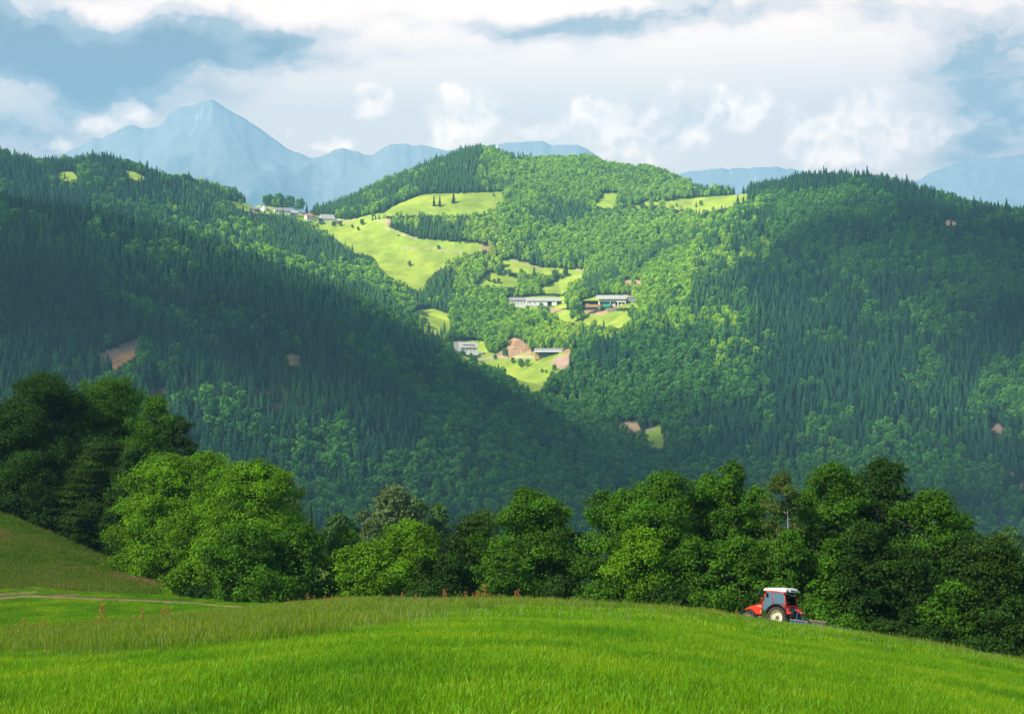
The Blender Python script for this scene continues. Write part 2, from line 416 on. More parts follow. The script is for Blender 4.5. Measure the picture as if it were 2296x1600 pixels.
SOIL = [
 ([(1136,790),(1137,765),(1150,756),(1166,760),(1185,775),(1197,795)], (.40,.25,.14)),
 ([(1235,815),(1245,798),(1277,796),(1278,815),(1266,829),(1250,823)], (.40,.27,.20)),
 ([(1112,797),(1120,786),(1138,788),(1140,797)], (.42,.27,.15)),
 ([(1262,795),(1266,783),(1276,781),(1277,796)], (.45,.28,.14)),
 ([(1308,688),(1345,685),(1378,687),(1366,700),(1345,707),(1312,701)], (.42,.28,.16)),
 ([(1208,697),(1240,692),(1266,694),(1262,699),(1225,702)], (.42,.28,.16)),
 ([(1393,630),(1410,627),(1444,629),(1440,644),(1398,641)], (.45,.30,.17)),
 ([(1388,668),(1400,660),(1420,664),(1420,672),(1392,674)], (.42,.28,.16)),
 ([(1079,560),(1081,549),(1100,553),(1099,563)], (.45,.29,.16)),
 ([(208,806),(250,782),(316,755),(308,792),(270,818),(233,830)], (.24,.15,.11)),
 ([(228,826),(262,800),(302,780),(304,798),(262,824),(240,834)], (.40,.21,.09)),
 ([(636,800),(658,792),(674,798),(670,822),(648,818)], (.46,.26,.11)),
 ([(1380,955),(1390,945),(1430,946),(1437,966),(1400,965)], (.42,.29,.18)),
 ([(2108,500),(2125,494),(2147,498),(2143,507),(2120,507)], (.30,.20,.13)),
 ([(2215,955),(2232,946),(2252,955),(2246,970),(2225,966)], (.22,.15,.12)),
 ([(2253,1038),(2260,1036),(2274,1068),(2266,1072)], (.22,.15,.12)),
 ([(2285,1078),(2300,1072),(2310,1110),(2292,1108)], (.24,.16,.12)),
 ([(1148,352),(1170,350),(1172,356),(1150,358)], (.45,.20,.06)),
 ([(385,690),(410,686),(412,705),(392,706)], (.14,.09,.06)),
 ([(560,868),(600,872),(610,884),(575,882)], (.14,.08,.06)),
 ([(328,872),(368,868),(372,886),(335,884)], (.16,.09,.06)),
 ([(600,905),(640,900),(645,915),(610,918)], (.12,.08,.06)),
 ([(865,490),(876,492),(874,506),(866,505)], (.42,.30,.18)),
]
YARD = [[(1134,668),(1200,664),(1268,664),(1272,690),(1240,696),(1170,692),(1136,688)], [(1296,676),(1345,662),(1420,662),(1434,690),(1380,690),(1300,688)],
        [(1012,770),(1030,762),(1085,766),(1095,790),(1120,794),(1050,802),(1016,795)], [(1100,793),(1200,788),(1280,786),(1280,798),(1200,802),(1100,800)],
        [(560,468),(575,460),(600,462),(665,474),(700,482),(760,490),(790,496),(770,502),(700,500),(620,482),(560,476)]]
PATHS = [([(1109,578),(1113,584),(1119,591)], 3.0), ([(1150,583),(1180,590),(1211,600)], 1.3), ([(1292,603),(1308,607),(1320,614)], 1.6),
         ([(897,556),(963,557),(1016,563),(1048,568)], 1.2), ([(864,511),(900,525),(933,534)], 1.4), ([(1436,972),(1450,966),(1478,955)], 1.8),
         ([(840,492),(866,500)], 1.3), ([(560,464),(620,468),(700,486),(800,498)], 1.2), ([(945,745),(980,748)], 1.5), ([(1393,650),(1415,648)], 1.6),
         ([(1047,803),(1080,806),(1105,801),(1150,799),(1208,800)], 3.0), ([(930,608),(1000,600)], .8)]
def cover(u, v):
    """0 forest, 1 grass, 2 bare"""
    c = np.zeros(u.shape, np.int8)
    for p in MEADOWS: c[in_poly(u, v, p)] = 1
    for p in YARD: c[in_poly(u, v, p)] = 1
    for p, _ in SOIL: c[in_poly(u, v, p)] = 2
    for p, w in PATHS: c[line_dist(u, v, p) < w] = 2
    return c
# ---- the land as a polar sheet, split at 180 m into meadow and hills
def polar(name, rs, azs, mat, colfn):
    A, Rr = np.meshgrid(azs, rs)                   # rows = r
    X = Rr*np.sin(A); Y = Rr*np.cos(A); Z = land_z(X.ravel(), Y.ravel()).reshape(X.shape)
    n, m = X.shape
    V = np.stack([X, Y, Z], -1).reshape(-1, 3)
    i = np.arange(n-1)[:, None]*m+np.arange(m-1)[None, :]
    Fc = np.stack([i, i+1, i+m+1, i+m], -1).reshape(-1, 4)[:, ::-1]
    colr = colfn(V)
    me = np_mesh(name, V, Fc, mat, col=colr, smooth=True)
    o = bpy.data.objects.new(name, me); link(o)
    return o
def land_material(name, scale1, scale2, amt):
    m = bpy.data.materials.new(name); m.use_nodes = True
    nt = m.node_tree; N = nt.nodes; L = nt.links; b = N['Principled BSDF']
    b.inputs['Roughness'].default_value = .9; b.inputs['Specular IOR Level'].default_value = 0
    a = N.new('ShaderNodeAttribute'); a.attribute_name = 'col'; c = a.outputs['Color']
    tcn = N.new('ShaderNodeTexCoord')
    for s, k in ((scale1, amt), (scale2, amt*.7)):
        t = N.new('ShaderNodeTexNoise'); t.inputs['Scale'].default_value = s; t.inputs['Detail'].default_value = 5
        L.new(tcn.outputs['Object'], t.inputs['Vector'])
        mr = N.new('ShaderNodeMapRange'); mr.inputs[1].default_value = .3; mr.inputs[2].default_value = .7; mr.inputs[3].default_value = 1-k; mr.inputs[4].default_value = 1+k
        L.new(t.outputs['Fac'], mr.inputs[0])
        v = N.new('ShaderNodeVectorMath'); v.operation = 'SCALE'; L.new(c, v.inputs[0]); L.new(mr.outputs[0], v.inputs['Scale']); c = v.outputs[0]
    L.new(c, b.inputs['Base Color'])
    return m
TRACKS = [([(-60,1352),(0,1341),(60,1336),(130,1338),(200,1342),(320,1346),(420,1351),(520,1359),(600,1365),(680,1369)], 2.4), ([(-40,1336),(30,1330),(80,1326)], 2.0), ([(120,1334),(180,1333)], 1.5)]
def near_cols(V):
    u = UC+F*V[:, 0]/np.maximum(V[:, 1], .5); v = VH-F*V[:, 2]/np.maximum(V[:, 1], .5)
    n = fbm(V[:, 0]/6, V[:, 1]/6, 41, 4)
    c = np.tile([.04, .12, .004], (len(V), 1))
    kn = smooth(u, 700, 250)*smooth(V[:, 1], 112, 124)
    c = c*(1-kn[:, None])+np.array([.07, .11, .025])*kn[:, None]
    c *= (1+.25*n)[:, None]
    for p, w in TRACKS:
        dd = line_dist(u, v, p); k = (smooth(dd+n*1.2, w+.8, w-.6)*(V[:, 1] > 95))[:, None]*.8
        c = c*(1-k)+np.array([.27, .20, .09])*k
    return c
GRASS_FAR = np.array([.30, .40, .05])
def far_cols(V):
    u = UC+F*V[:, 0]/np.maximum(V[:, 1], .5); v = VH-F*V[:, 2]/np.maximum(V[:, 1], .5)
    cv = cover(u, v); cv[V[:, 1] < 700] = 0
    n = fbm(V[:, 0]/35, V[:, 1]/35, 42, 4); n2 = fbm(V[:, 0]/11, V[:, 1]/11, 43, 3)
    c = np.tile([.030, .050, .016], (len(V), 1))
    g = GRASS_FAR*(1+.18*n+.10*n2)[:, None]+np.array([.06, .01, .0])*np.clip(n, 0, 1)[:, None]
    c = np.where((cv == 1)[:, None], g, c)
    for p, col_ in SOIL:
        m = in_poly(u, v, p) & (V[:, 1] > 700); c[m] = np.array(col_)*(1+.25*n2[m])[:, None]
    for p, w in PATHS:
        m = (line_dist(u, v, p) < w) & (V[:, 1] > 700); c[m] = np.array([.46, .38, .26])*(1+.15*n2[m])[:, None]
    mid = (V[:, 1] < 450) & (V[:, 1] > 0)
    c[mid] = np.array([.10, .17, .03])*(1+.3*n2[mid])[:, None]
    m = mid & (v < 1222) & (u > 985) & (u < 1060); c[m] = np.array([.30, .26, .07])
    return c
azf = np.arctan(np.linspace(-.43, .43, 980))
coarse = np.linspace(math.atan(.43)+.02, math.pi, 60)
AZS = np.concatenate([-coarse[::-1], azf, coarse])
M_MEADOW = land_material("meadow_soil", .8, .06, .25)
M_HILLS = land_material("hill_cover", .05, .006, .14)
r1 = np.concatenate([np.linspace(.3, 16, 14), np.arange(17, 70, 1.5), np.arange(70, 180.01, .8)])
meadow = polar("meadow", r1, AZS, M_MEADOW, near_cols)
tag(meadow, "bright green sloping meadow ground that fills the front of the view", "meadow", kind="structure")
r2 = np.concatenate([[r1[-1]], np.arange(184, 500, 6), np.arange(500, 1000, 16), np.arange(1000, 3250, 5.5), np.arange(3260, 4200, 60), np.linspace(4300, 5200, 8)])
hills = polar("hills", r2, AZS, M_HILLS, far_cols)
tag(hills, "wooded hillsides with pale green clearings rising across the valley", "hills", kind="structure")
# ================================================================= FAR FOREST
rng = np.random.RandomState(7)
def leaf_material(name, colors, trans=.25, rnd=True, patch=.004):
    """greens that differ from tree to tree; 'col' carries the leaf-to-leaf variation"""
    m = bpy.data.materials.new(name); m.use_nodes = True
    nt = m.node_tree; N = nt.nodes; L = nt.links; N.remove(N['Principled BSDF']); out = N['Material Output']
    oi = N.new('ShaderNodeObjectInfo')
    t = N.new('ShaderNodeTexNoise'); t.inputs['Scale'].default_value = patch; t.inputs['Detail'].default_value = 2
    L.new(oi.outputs['Location'], t.inputs['Vector'])
    ad = N.new('ShaderNodeMath'); ad.operation = 'MULTIPLY_ADD'; L.new(t.outputs['Fac'], ad.inputs[0]); ad.inputs[1].default_value = 1.1; 
    sb = N.new('ShaderNodeMath'); sb.operation = 'MULTIPLY_ADD'; L.new(oi.outputs['Random'], sb.inputs[0]); sb.inputs[1].default_value = .50; sb.inputs[2].default_value = -.30
    L.new(sb.outputs[0], ad.inputs[2])
    ramp = N.new('ShaderNodeValToRGB'); e = ramp.color_ramp.elements
    while len(e) < len(colors): e.new(.5)
    for i, (p, c) in enumerate(colors): e[i].position = p; e[i].color = (*c, 1)
    L.new(ad.outputs[0], ramp.inputs[0])
    a = N.new('ShaderNodeAttribute'); a.attribute_name = 'col'
    mx = N.new('ShaderNodeVectorMath'); mx.operation = 'MULTIPLY'; L.new(ramp.outputs[0], mx.inputs[0]); L.new(a.outputs['Color'], mx.inputs[1])
    d = N.new('ShaderNodeBsdfDiffuse'); L.new(mx.outputs[0], d.inputs[0])
    tr = N.new('ShaderNodeBsdfTranslucent'); L.new(mx.outputs[0], tr.inputs[0])
    ms = N.new('ShaderNodeMixShader'); ms.inputs[0].default_value = trans
    L.new(d.outputs[0], ms.inputs[1]); L.new(tr.outputs[0], ms.inputs[2]); L.new(ms.outputs[0], out.inputs[0])
    return m
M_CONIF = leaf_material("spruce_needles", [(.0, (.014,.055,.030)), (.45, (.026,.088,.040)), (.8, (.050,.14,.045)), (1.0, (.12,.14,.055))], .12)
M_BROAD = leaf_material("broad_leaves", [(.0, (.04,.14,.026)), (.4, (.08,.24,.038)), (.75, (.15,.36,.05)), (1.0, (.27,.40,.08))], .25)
M_BROAD_LIT = leaf_material("sunlit_broad_leaves", [(.0, (.15,.32,.03)), (.35, (.31,.55,.045)), (.7, (.46,.70,.06)), (1.0, (.58,.72,.10))], .42)  # lighter copy of the broad leaves, sunlight on the slopes put into the colour
M_CONIF_LIT = leaf_material("sunlit_spruce_needles", [(.0, (.05,.14,.04)), (.5, (.08,.20,.05)), (1.0, (.14,.26,.06))], .15)  # lighter copy of the spruce needles, sunlight put into the colour
M_BARK_FAR = material("far_bark", (.10,.085,.07), .9)
def quads_at(C, Nrm, size, rg, aspect=1.0, droop=0.0):
    """a leaf-shaped quad at every centre, facing its normal, spun at random"""
    n = len(C)
    Nrm = Nrm/np.linalg.norm(Nrm, axis=1, keepdims=True)
    a = rg.normal(size=(n, 3)); T = np.cross(Nrm, a); T /= np.linalg.norm(T, axis=1, keepdims=True)
    B = np.cross(Nrm, T)
    s = np.asarray(size).reshape(-1, 1)*np.ones((n, 1))
    V = np.stack([C-T*s*.5, C+B*s*.5*aspect*.62, C+T*s*.5, C-B*s*.5*aspect*.62], 1).reshape(-1, 3)
    Fc = np.arange(n*4).reshape(n, 4)
    return V, Fc
def far_broad(seed):
    rg = np.random.RandomState(seed); H = 1.0
    nl = rg.randint(13, 22); Cs = []; Ns = []; cl = []
    for i in range(nl):
        t = (i+.5)/nl; z = .24+.68*t; rr = .235*math.sqrt(max(0.05, 1-((z-.52)/.48)**2))*rg.uniform(.55, 1.05); w = i*2.4+rg.uniform(-.5, .5)
        c = np.array([rr*math.cos(w), rr*math.sin(w), z]); lr = rg.uniform(.11, .17)
        k = 62; d = rg.normal(size=(k, 3)); d[:, 2] += .35; d /= np.linalg.norm(d, axis=1, keepdims=True)
        p = c+d*lr*np.array([1, 1, .8])*rg.uniform(.75, 1.05, (k, 1))
        Cs.append(p); Ns.append(d+rg.normal(size=(k, 3))*.45); cl.append(np.full(k, rg.uniform(.72, 1.25))*rg.uniform(.75, 1.25, k))
    C = np.concatenate(Cs); Nn = np.concatenate(Ns); cl = np.concatenate(cl)
    V, Fc = quads_at(C, Nn, rg.uniform(.05, .105, len(C)), rg, 1.4)
    col_ = np.repeat(cl, 4)[:, None]*np.ones((1, 3))
    return V, Fc, col_
def far_conifer(seed):
    rg = np.random.RandomState(seed); V = []; Fc = []; cl = []
    nw = 15; z = .10
    for i in range(nw):
        t = i/(nw-1); z = .12+.84*t; rad = .17*(1-t)**.8*rg.uniform(.85, 1.1)+.012; nb = 9 if t < .6 else 6
        for k in range(nb):
            w = 2*math.pi*(k+rg.uniform(-.3, .3))/nb+i*.7; r_ = rad*rg.uniform(.75, 1.15); h = .075*rg.uniform(.8, 1.2)
            ca, sa = math.cos(w), math.sin(w); hw = r_*.42+.008
            b = len(V)
            V += [(0, 0, z+h*.7), (ca*r_*.55-sa*hw, sa*r_*.55+ca*hw, z-.01), (ca*r_, sa*r_, z-h*.55), (ca*r_*.55+sa*hw, sa*r_*.55-ca*hw, z-.01)]
            Fc.append((b, b+1, b+2, b+3)); s_ = rg.uniform(.75, 1.25); cl += [s_*.9, s_, s_*1.15, s_]
    return np.array(V), np.array(Fc), np.array(cl)[:, None]*np.ones((1, 3))
def add_trunk(V, Fc, cl, r=.011, top=.5):
    b = len(V); n = 5
    T = [(r*math.cos(6.283*k/n), r*math.sin(6.283*k/n), -.06) for k in range(n)]+[(r*.7*math.cos(6.283*k/n), r*.7*math.sin(6.283*k/n), top) for k in range(n)]
    f = [(b+k, b+(k+1) % n, b+n+(k+1) % n, b+n+k) for k in range(n)]
    return np.vstack([V, T]), np.vstack([Fc, f]), np.vstack([cl, np.ones((2*n, 3))]), n
def proto(name, gen, seed, mat):
    V, Fc, cl = gen(seed); nf = len(Fc)
    V, Fc, cl, k = add_trunk(V, Fc, cl)
    me = np_mesh(name, V, Fc, mat, col=cl); me.materials.append(M_BARK_FAR)
    mi = np.zeros(len(Fc), np.int32); mi[nf:] = 1; me.polygons.foreach_set('material_index', mi)
    return bpy.data.objects.new(name, me)
pc = bpy.data.collections.new("forest_kinds")
PROTOS = [proto("a_conifer_%d" % i, far_conifer, 100+i, M_CONIF) for i in range(4)]+[proto("b_broad_%d" % i, far_broad, 200+i, M_BROAD) for i in range(6)]+[proto("c_fresh_%d" % i, far_broad, 300+i, M_BROAD_LIT) for i in range(5)]+[proto("d_conifer_%d" % i, far_conifer, 400+i, M_CONIF_LIT) for i in range(3)]  # c_fresh: the same broadleaf trees with sunlight put into the leaf colour
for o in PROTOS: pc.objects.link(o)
def scatter(name, coll, P, rot, scl, idx):
    me = bpy.data.meshes.new(name); me.vertices.add(len(P)); me.vertices.foreach_set('co', np.ascontiguousarray(P, dtype=np.float32).ravel())
    a = me.attributes.new('rot', 'FLOAT_VECTOR', 'POINT'); a.data.foreach_set('vector', np.ascontiguousarray(rot, dtype=np.float32).ravel())
    a = me.attributes.new('scl', 'FLOAT_VECTOR', 'POINT'); a.data.foreach_set('vector', np.ascontiguousarray(scl, dtype=np.float32).ravel())
    a = me.attributes.new('idx', 'INT', 'POINT'); a.data.foreach_set('value', np.ascontiguousarray(idx, dtype=np.int32))
    o = bpy.data.objects.new(name, me); link(o)
    ng = bpy.data.node_groups.new(name+"_nodes", 'GeometryNodeTree')
    ng.interface.new_socket("Geometry", in_out='INPUT', socket_type='NodeSocketGeometry'); ng.interface.new_socket("Geometry", in_out='OUTPUT', socket_type='NodeSocketGeometry')
    N = ng.nodes; L = ng.links
    gi = N.new('NodeGroupInput'); go = N.new('NodeGroupOutput'); ip = N.new('GeometryNodeInstanceOnPoints'); ci = N.new('GeometryNodeCollectionInfo')
    ci.inputs['Collection'].default_value = coll; ci.inputs['Separate Children'].default_value = True; ci.inputs['Reset Children'].default_value = True
    def na(n, t):
        x = N.new('GeometryNodeInputNamedAttribute'); x.data_type = t; x.inputs['Name'].default_value = n; return [s for s in x.outputs if s.enabled and s.name == 'Attribute'][0]
    L.new(gi.outputs[0], ip.inputs['Points']); L.new(ci.outputs[0], ip.inputs['Instance']); ip.inputs['Pick Instance'].default_value = True
    L.new(na('idx', 'INT'), ip.inputs['Instance Index']); L.new(na('rot', 'FLOAT_VECTOR'), ip.inputs['Rotation']); L.new(na('scl', 'FLOAT_VECTOR'), ip.inputs['Scale'])
    L.new(ip.outputs[0], go.inputs[0])
    md = o.modifiers.new("scatter", 'NODES'); md.node_group = ng
    return o
# candidate points
sp = 6.3
gx, gy = np.meshgrid(np.arange(-1500, 1500, sp), np.arange(960, 3120, sp))
px = (gx+rng.uniform(-.46, .46, gx.shape)*sp).ravel(); py = (gy+rng.uniform(-.46, .46, gy.shape)*sp).ravel()
k = np.abs(px/py) < .405
px, py = px[k], py[k]
pz = land_z(px, py)
# horizon table for culling what no nearby viewpoint could see
tg = np.linspace(-.42, .42, 421); dg = np.arange(900, 3300, 8.0)
TG, DG = np.meshgrid(tg, dg, indexing='ij'); ZG = land_z((TG*DG).ravel(), DG.ravel()).reshape(TG.shape)
HOR = np.maximum.accumulate(ZG/DG, axis=1)
ti = np.clip(((px/py+.42)/.002).round().astype(int), 0, 420); di = np.clip(((py-45-900)/8).astype(int), 0, len(dg)-1)
vis = (pz+24)/py > HOR[ti, di]-.003
pu = UC+F*px/py; pv = VH-F*pz/py
vis &= (pv < 1420)
px, py, pz, pu, pv = px[vis], py[vis], pz[vis], pu[vis], pv[vis]
# a tree hides what lies behind its height: test the clearing outline at the foot and at the crown
cv0 = cover(pu, pv); hh = 17*F/py
cvm = cover(pu, pv-hh*.30)
keep = (cv0 == 0) & (cvm != 1)
front = np.zeros(len(pu), bool)
for p in YARD: front |= in_poly(pu, pv-hh*.85, p) | in_poly(pu, pv-hh*.4, p)
keep &= ~(front & (rng.rand(len(pu)) < .9))
front = np.zeros(len(pu), bool)
for p, _ in SOIL: front |= in_poly(pu, pv-hh*.9, p) | in_poly(pu, pv-hh*.5, p) | in_poly(pu, pv-hh*.25, p)
keep &= ~(front & (rng.rand(len(pu)) < .85))
front = np.zeros(len(pu), bool)
for p in MEADOWS: front |= in_poly(pu, pv-hh*.8, p)
keep &= ~(front & (rng.rand(len(pu)) < .85))
px, py, pz, pu, pv = px[keep], py[keep], pz[keep], pu[keep], pv[keep]
n = len(px)
patch = fbm(px/120, py/120, 51, 3)+.6*fbm(px/30, py/30, 52, 2)
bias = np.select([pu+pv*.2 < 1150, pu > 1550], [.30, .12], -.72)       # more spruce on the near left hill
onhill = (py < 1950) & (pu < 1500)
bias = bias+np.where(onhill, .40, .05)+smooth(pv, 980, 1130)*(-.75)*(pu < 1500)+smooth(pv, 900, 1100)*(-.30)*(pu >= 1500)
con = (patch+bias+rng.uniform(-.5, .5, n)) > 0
Hh = np.where(con, rng.uniform(10, 23, n), rng.uniform(8, 19, n))*(1+.12*fbm(px/50, py/50, 53, 2))
big = rng.rand(n) < .04
Hh[big] *= 1.25
Wd = Hh*np.where(con, rng.uniform(1.0, 1.45, n), rng.uniform(.72, 1.10, n))
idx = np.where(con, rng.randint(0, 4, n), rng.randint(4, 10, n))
rot = np.stack([rng.normal(0, .03, n), rng.normal(0, .03, n), rng.uniform(0, 6.28, n)], -1)
print("forest trees", n)
# one object for each hill
nearhill = (py < np.interp(pu, [0, 350, 640, 850, 1000, 1200, 1400, 1560], [1640, 1690, 1740, 1790, 1830, 1840, 1810, 1760])+60) & (pu < 1600) & (py < 1900)
righth = (pu > 1560) | ((pu > 1230) & (py < 2060) & ~nearhill); righth &= ~nearhill
lefth = (~nearhill) & (~righth) & (pu < np.interp(pv, [300, 490, 600, 700, 800], [760, 760, 850, 930, 1000]))
mid = ~(nearhill | righth | lefth)
sunlit_hill = mid | (lefth & (rng.rand(n) < smooth(pu, 250, 650)*.8)) | (righth & (rng.rand(n) < smooth(pu, 1760, 1500)*smooth(pv, 900, 750)))  # slopes in the sun, planted with the lighter leaf copies
idx = np.where(sunlit_hill, np.where(con, rng.randint(15, 18, n), rng.randint(10, 15, n)), idx)
for m, nm, lb in ((nearhill, "forest", "dark mixed forest covering the near left hill down into the valley"),
                  (lefth, "forest", "half sunlit forest on the ridge behind the near left hill, below the farmhouses"),
                  (mid, "forest", "bright sunlit forest on the central hill around the clearings"),
                  (righth, "forest", "shaded blue green forest covering the broad hill on the right")):
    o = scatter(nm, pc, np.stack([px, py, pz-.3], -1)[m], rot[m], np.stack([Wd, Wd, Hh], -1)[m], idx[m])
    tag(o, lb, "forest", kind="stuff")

# ================================================================= FAR MOUNTAINS
def mountain(name, prof, d0, depth, seed, label, grain):
    us = np.array([p[0] for p in prof]); vs = np.array([p[1] for p in prof])
    ua = np.linspace(us[0], us[-1], 620); q = np.linspace(0, 1, 110)
    U, Q = np.meshgrid(ua, q, indexing='ij')
    crest = np.interp(ua, us, vs)+fbm(ua/16, 0*ua+seed, seed, 4)*2.2
    zc = (VH-crest)/F*d0
    # rows: from the foot (0) up to the crest (.72) and down the back
    D = np.where(Q < .72, d0-depth*(1-Q/.72), d0+depth*.4*(Q-.72)/.28)
    X = (U-UC)/F*D
    prog = np.where(Q < .72, Q/.72, 1-(Q-.72)/.28*.6)
    base = -350.0
    kk = np.exp(-.5*(np.arange(-100, 101)/34.)**2); kk /= kk.sum(); zs = np.convolve(np.pad(zc, 100, mode='edge'), kk, 'valid')
    ze = zs[:, None]+(zc-zs)[:, None]*np.where(Q < .72, prog**9, 1)
    zz = base+(ze-base)*(prog**1.15)
    rid = 1-np.abs(fbm((X+D)/1500, (D-X)/1500, seed+1, 5)); rid2 = 1-np.abs(fbm(X/500, D/500, seed+2, 4))
    zz += ((rid-.75)*330+(rid2-.75)*110)*np.sin(np.clip(prog, 0, 1)*math.pi)**.8*grain
    V = np.stack([X, D, zz], -1).reshape(-1, 3); n, m = X.shape
    i = np.arange(n-1)[:, None]*m+np.arange(m-1)[None, :]
    Fc = np.stack([i, i+m, i+m+1, i+1], -1).reshape(-1, 4)
    hh = (zz/np.maximum(zc[:, None], 50)).reshape(-1)
    nn = fbm(V[:, 0]/280, V[:, 1]/400, seed+3, 4)
    rock = smooth(hh+nn*.18, .45, .75)[:, None]
    c = np.array([.13, .18, .15])*(1-rock)+np.array([.40, .41, .42])*rock
    uu = UC+F*V[:, 0]/V[:, 1]; vv = VH-F*V[:, 2]/V[:, 1]
    for p in SNOW:
        k = line_dist(uu, vv, p[0]) < p[1]; c[k] = (.66, .68, .70)
    me = np_mesh(name, V, Fc, M_ROCK, col=c, smooth=True)
    o = bpy.data.objects.new(name, me); link(o); tag(o, label, "mountains", kind="structure")
M_ROCK = land_material("mountain_rock", .01, .002, .12)
SNOW = [([(442,262),(438,270)], 1.6), ([(455,250),(449,262)], 1.8), ([(474,243),(470,256),(466,262)], 2.0), ([(440,280),(420,308)], 1.4),
        ([(1690,392),(1695,405),(1688,418)], 2.2), ([(1640,385),(1645,395)], 1.4), ([(2120,330),(2128,345)], 1.8)]
mountain("mountain_range", [(-500,420),(-200,380),(-60,372),(30,350),(60,342),(85,352),(105,355),(150,338),(190,318),(205,306),(235,306),(262,290),(285,280),(300,277),(320,284),(350,282),(364,275),(378,250),(398,236),(420,233),(440,230),(458,221),(475,217),(492,226),(510,241),(550,262),(600,298),(650,333),(700,352),(725,348),(750,335),(770,328),(800,338),(833,348),(850,332),(875,321),(905,320),(930,323),(960,324),(1000,334),(1040,326),(1080,324),(1120,319),(1155,316),(1190,313),(1215,313),(1240,322),(1270,322),(1300,321),(1325,335),(1345,350),(1380,372),(1450,410),(1520,450),(1600,520)],
         14000, 3800, 71, "hazy blue mountain range with a pointed peak behind the left ridge", .75)
mountain("mountain_wall", [(1300,470),(1400,430),(1500,400),(1520,388),(1560,379),(1600,376),(1640,374),(1700,374),(1740,372),(1800,380),(1860,400),(1940,430),(2010,425),(2060,400),(2100,378),(2150,362),(2200,352),(2240,350),(2300,340),(2500,320),(2800,330)],
         15600, 3000, 81, "very faint pale blue mountain wall above the right hill", .6)
# ================================================================= AIR
hb = MB(); hb.box(-15500, 15500, -5400, 16400, -430, 2600)
M_HAZE = bpy.data.materials.new("haze_air"); M_HAZE.use_nodes = True
_n = M_HAZE.node_tree.nodes; _n.remove(_n['Principled BSDF'])
pvn = _n.new('ShaderNodeVolumePrincipled'); pvn.inputs['Color'].default_value = (.25, .50, .72, 1); pvn.inputs['Density'].default_value = 1.35e-4; pvn.inputs['Anisotropy'].default_value = 0.0
M_HAZE.node_tree.links.new(pvn.outputs[0], _n['Material Output'].inputs['Volume'])
haze = hb.build("haze", M_HAZE); tag(haze, "blue haze in the air that fades the far hills and mountains", "haze", kind="stuff")
# ================================================================= CLOUDS ABOVE THE VALLEY
M_CLOUD = material("cloud_white", (.82,.83,.85), 1.0, spec=0)
def cloud(name, target, r1_, r2_, zc, seed, label, turn=0.0, n_puff=46):
    """a flat-bottomed heap of puffs, hung on the sun's line above the ground it shades"""
    rg_ = np.random.RandomState(seed); T = np.array(target, float); c = T+S*((zc-T[2])/S[2])
    import bmesh
    bm = bmesh.new(); bmesh.ops.create_icosphere(bm, subdivisions=3, radius=1.0)
    bv = np.array([v.co[:] for v in bm.verts]); bf = np.array([[v.index for v in f.verts] for f in bm.faces]); bm.free()
    Vs = []; Fs = []; b = 0; ct, st = math.cos(turn), math.sin(turn)
    for i in range(n_puff):
        w = rg_.uniform(0, 6.28); q = math.sqrt(rg_.rand()); rr = rg_.uniform(.16, .34)*min(r1_, r2_)*(1.15-.5*q)
        ox, oy = q*math.cos(w)*(r1_-rr*.5), q*math.sin(w)*(r2_-rr*.5); dx, dy = ox*ct-oy*st, ox*st+oy*ct
        n_ = 1+.16*fbm(bv[:, 0]*2+i, bv[:, 1]*2+bv[:, 2]*2, 90+i % 7, 4)
        v = bv*n_[:, None]*np.array([rr*1.15, rr*1.15, rr*.62]); v[:, 2] = np.where(v[:, 2] < 0, v[:, 2]*.3, v[:, 2])
        Vs.append(v+c+np.array([dx, dy, rg_.uniform(0, .12)*rr])); Fs.append(bf+b); b += len(bv)
    me = np_mesh(name, np.vstack(Vs), np.vstack(Fs), M_CLOUD, smooth=True)
    o = bpy.data.objects.new(name, me); link(o); tag(o, label, "cloud", "clouds drifting over the valley", "stuff")
cloud("cloud", (-380, 1340, -20), 760, 440, 2750, 1, "broad cloud high to the left that shades the near left hill", -.3, 34)
cloud("cloud", (860, 1480, -20), 560, 900, 2750, 2, "long cloud high above the valley that shades the right hill", .0, 19)

cloud("cloud", (185, 105, -25), 130, 130, 2750, 3, "small unseen cloud added to darken the right end of the meadow", .0)  # added out of view to dim the right meadow edge and trees
cloud("cloud", (-195, 190, -25), 120, 120, 2750, 4, "small unseen cloud added to darken the knoll and trees at the left", .0)  # added out of view to dim the left knoll and its trees
# ================================================================= NEAR TREES
def tree_mat(name, col_, trans=.35):
    m = bpy.data.materials.new(name); m.use_nodes = True
    nt = m.node_tree; N = nt.nodes; L = nt.links; b = N['Principled BSDF']; out = N['Material Output']
    b.inputs['Roughness'].default_value = .55; b.inputs['Specular IOR Level'].default_value = .08
    a = N.new('ShaderNodeAttribute'); a.attribute_name = 'col'
    mx = N.new('ShaderNodeVectorMath'); mx.operation = 'MULTIPLY'; L.new(a.outputs['Color'], mx.inputs[0]); mx.inputs[1].default_value = col_
    L.new(mx.outputs[0], b.inputs['Base Color'])
    tr = N.new('ShaderNodeBsdfTranslucent'); mt = N.new('ShaderNodeVectorMath'); mt.operation = 'MULTIPLY'; L.new(mx.outputs[0], mt.inputs[0]); mt.inputs[1].default_value = (1.05, 1.15, .4)
    L.new(mt.outputs[0], tr.inputs[0])
    ms = N.new('ShaderNodeMixShader'); ms.inputs[0].default_value = trans
    L.new(b.outputs[0], ms.inputs[1]); L.new(tr.outputs[0], ms.inputs[2]); L.new(ms.outputs[0], out.inputs[0])
    return m
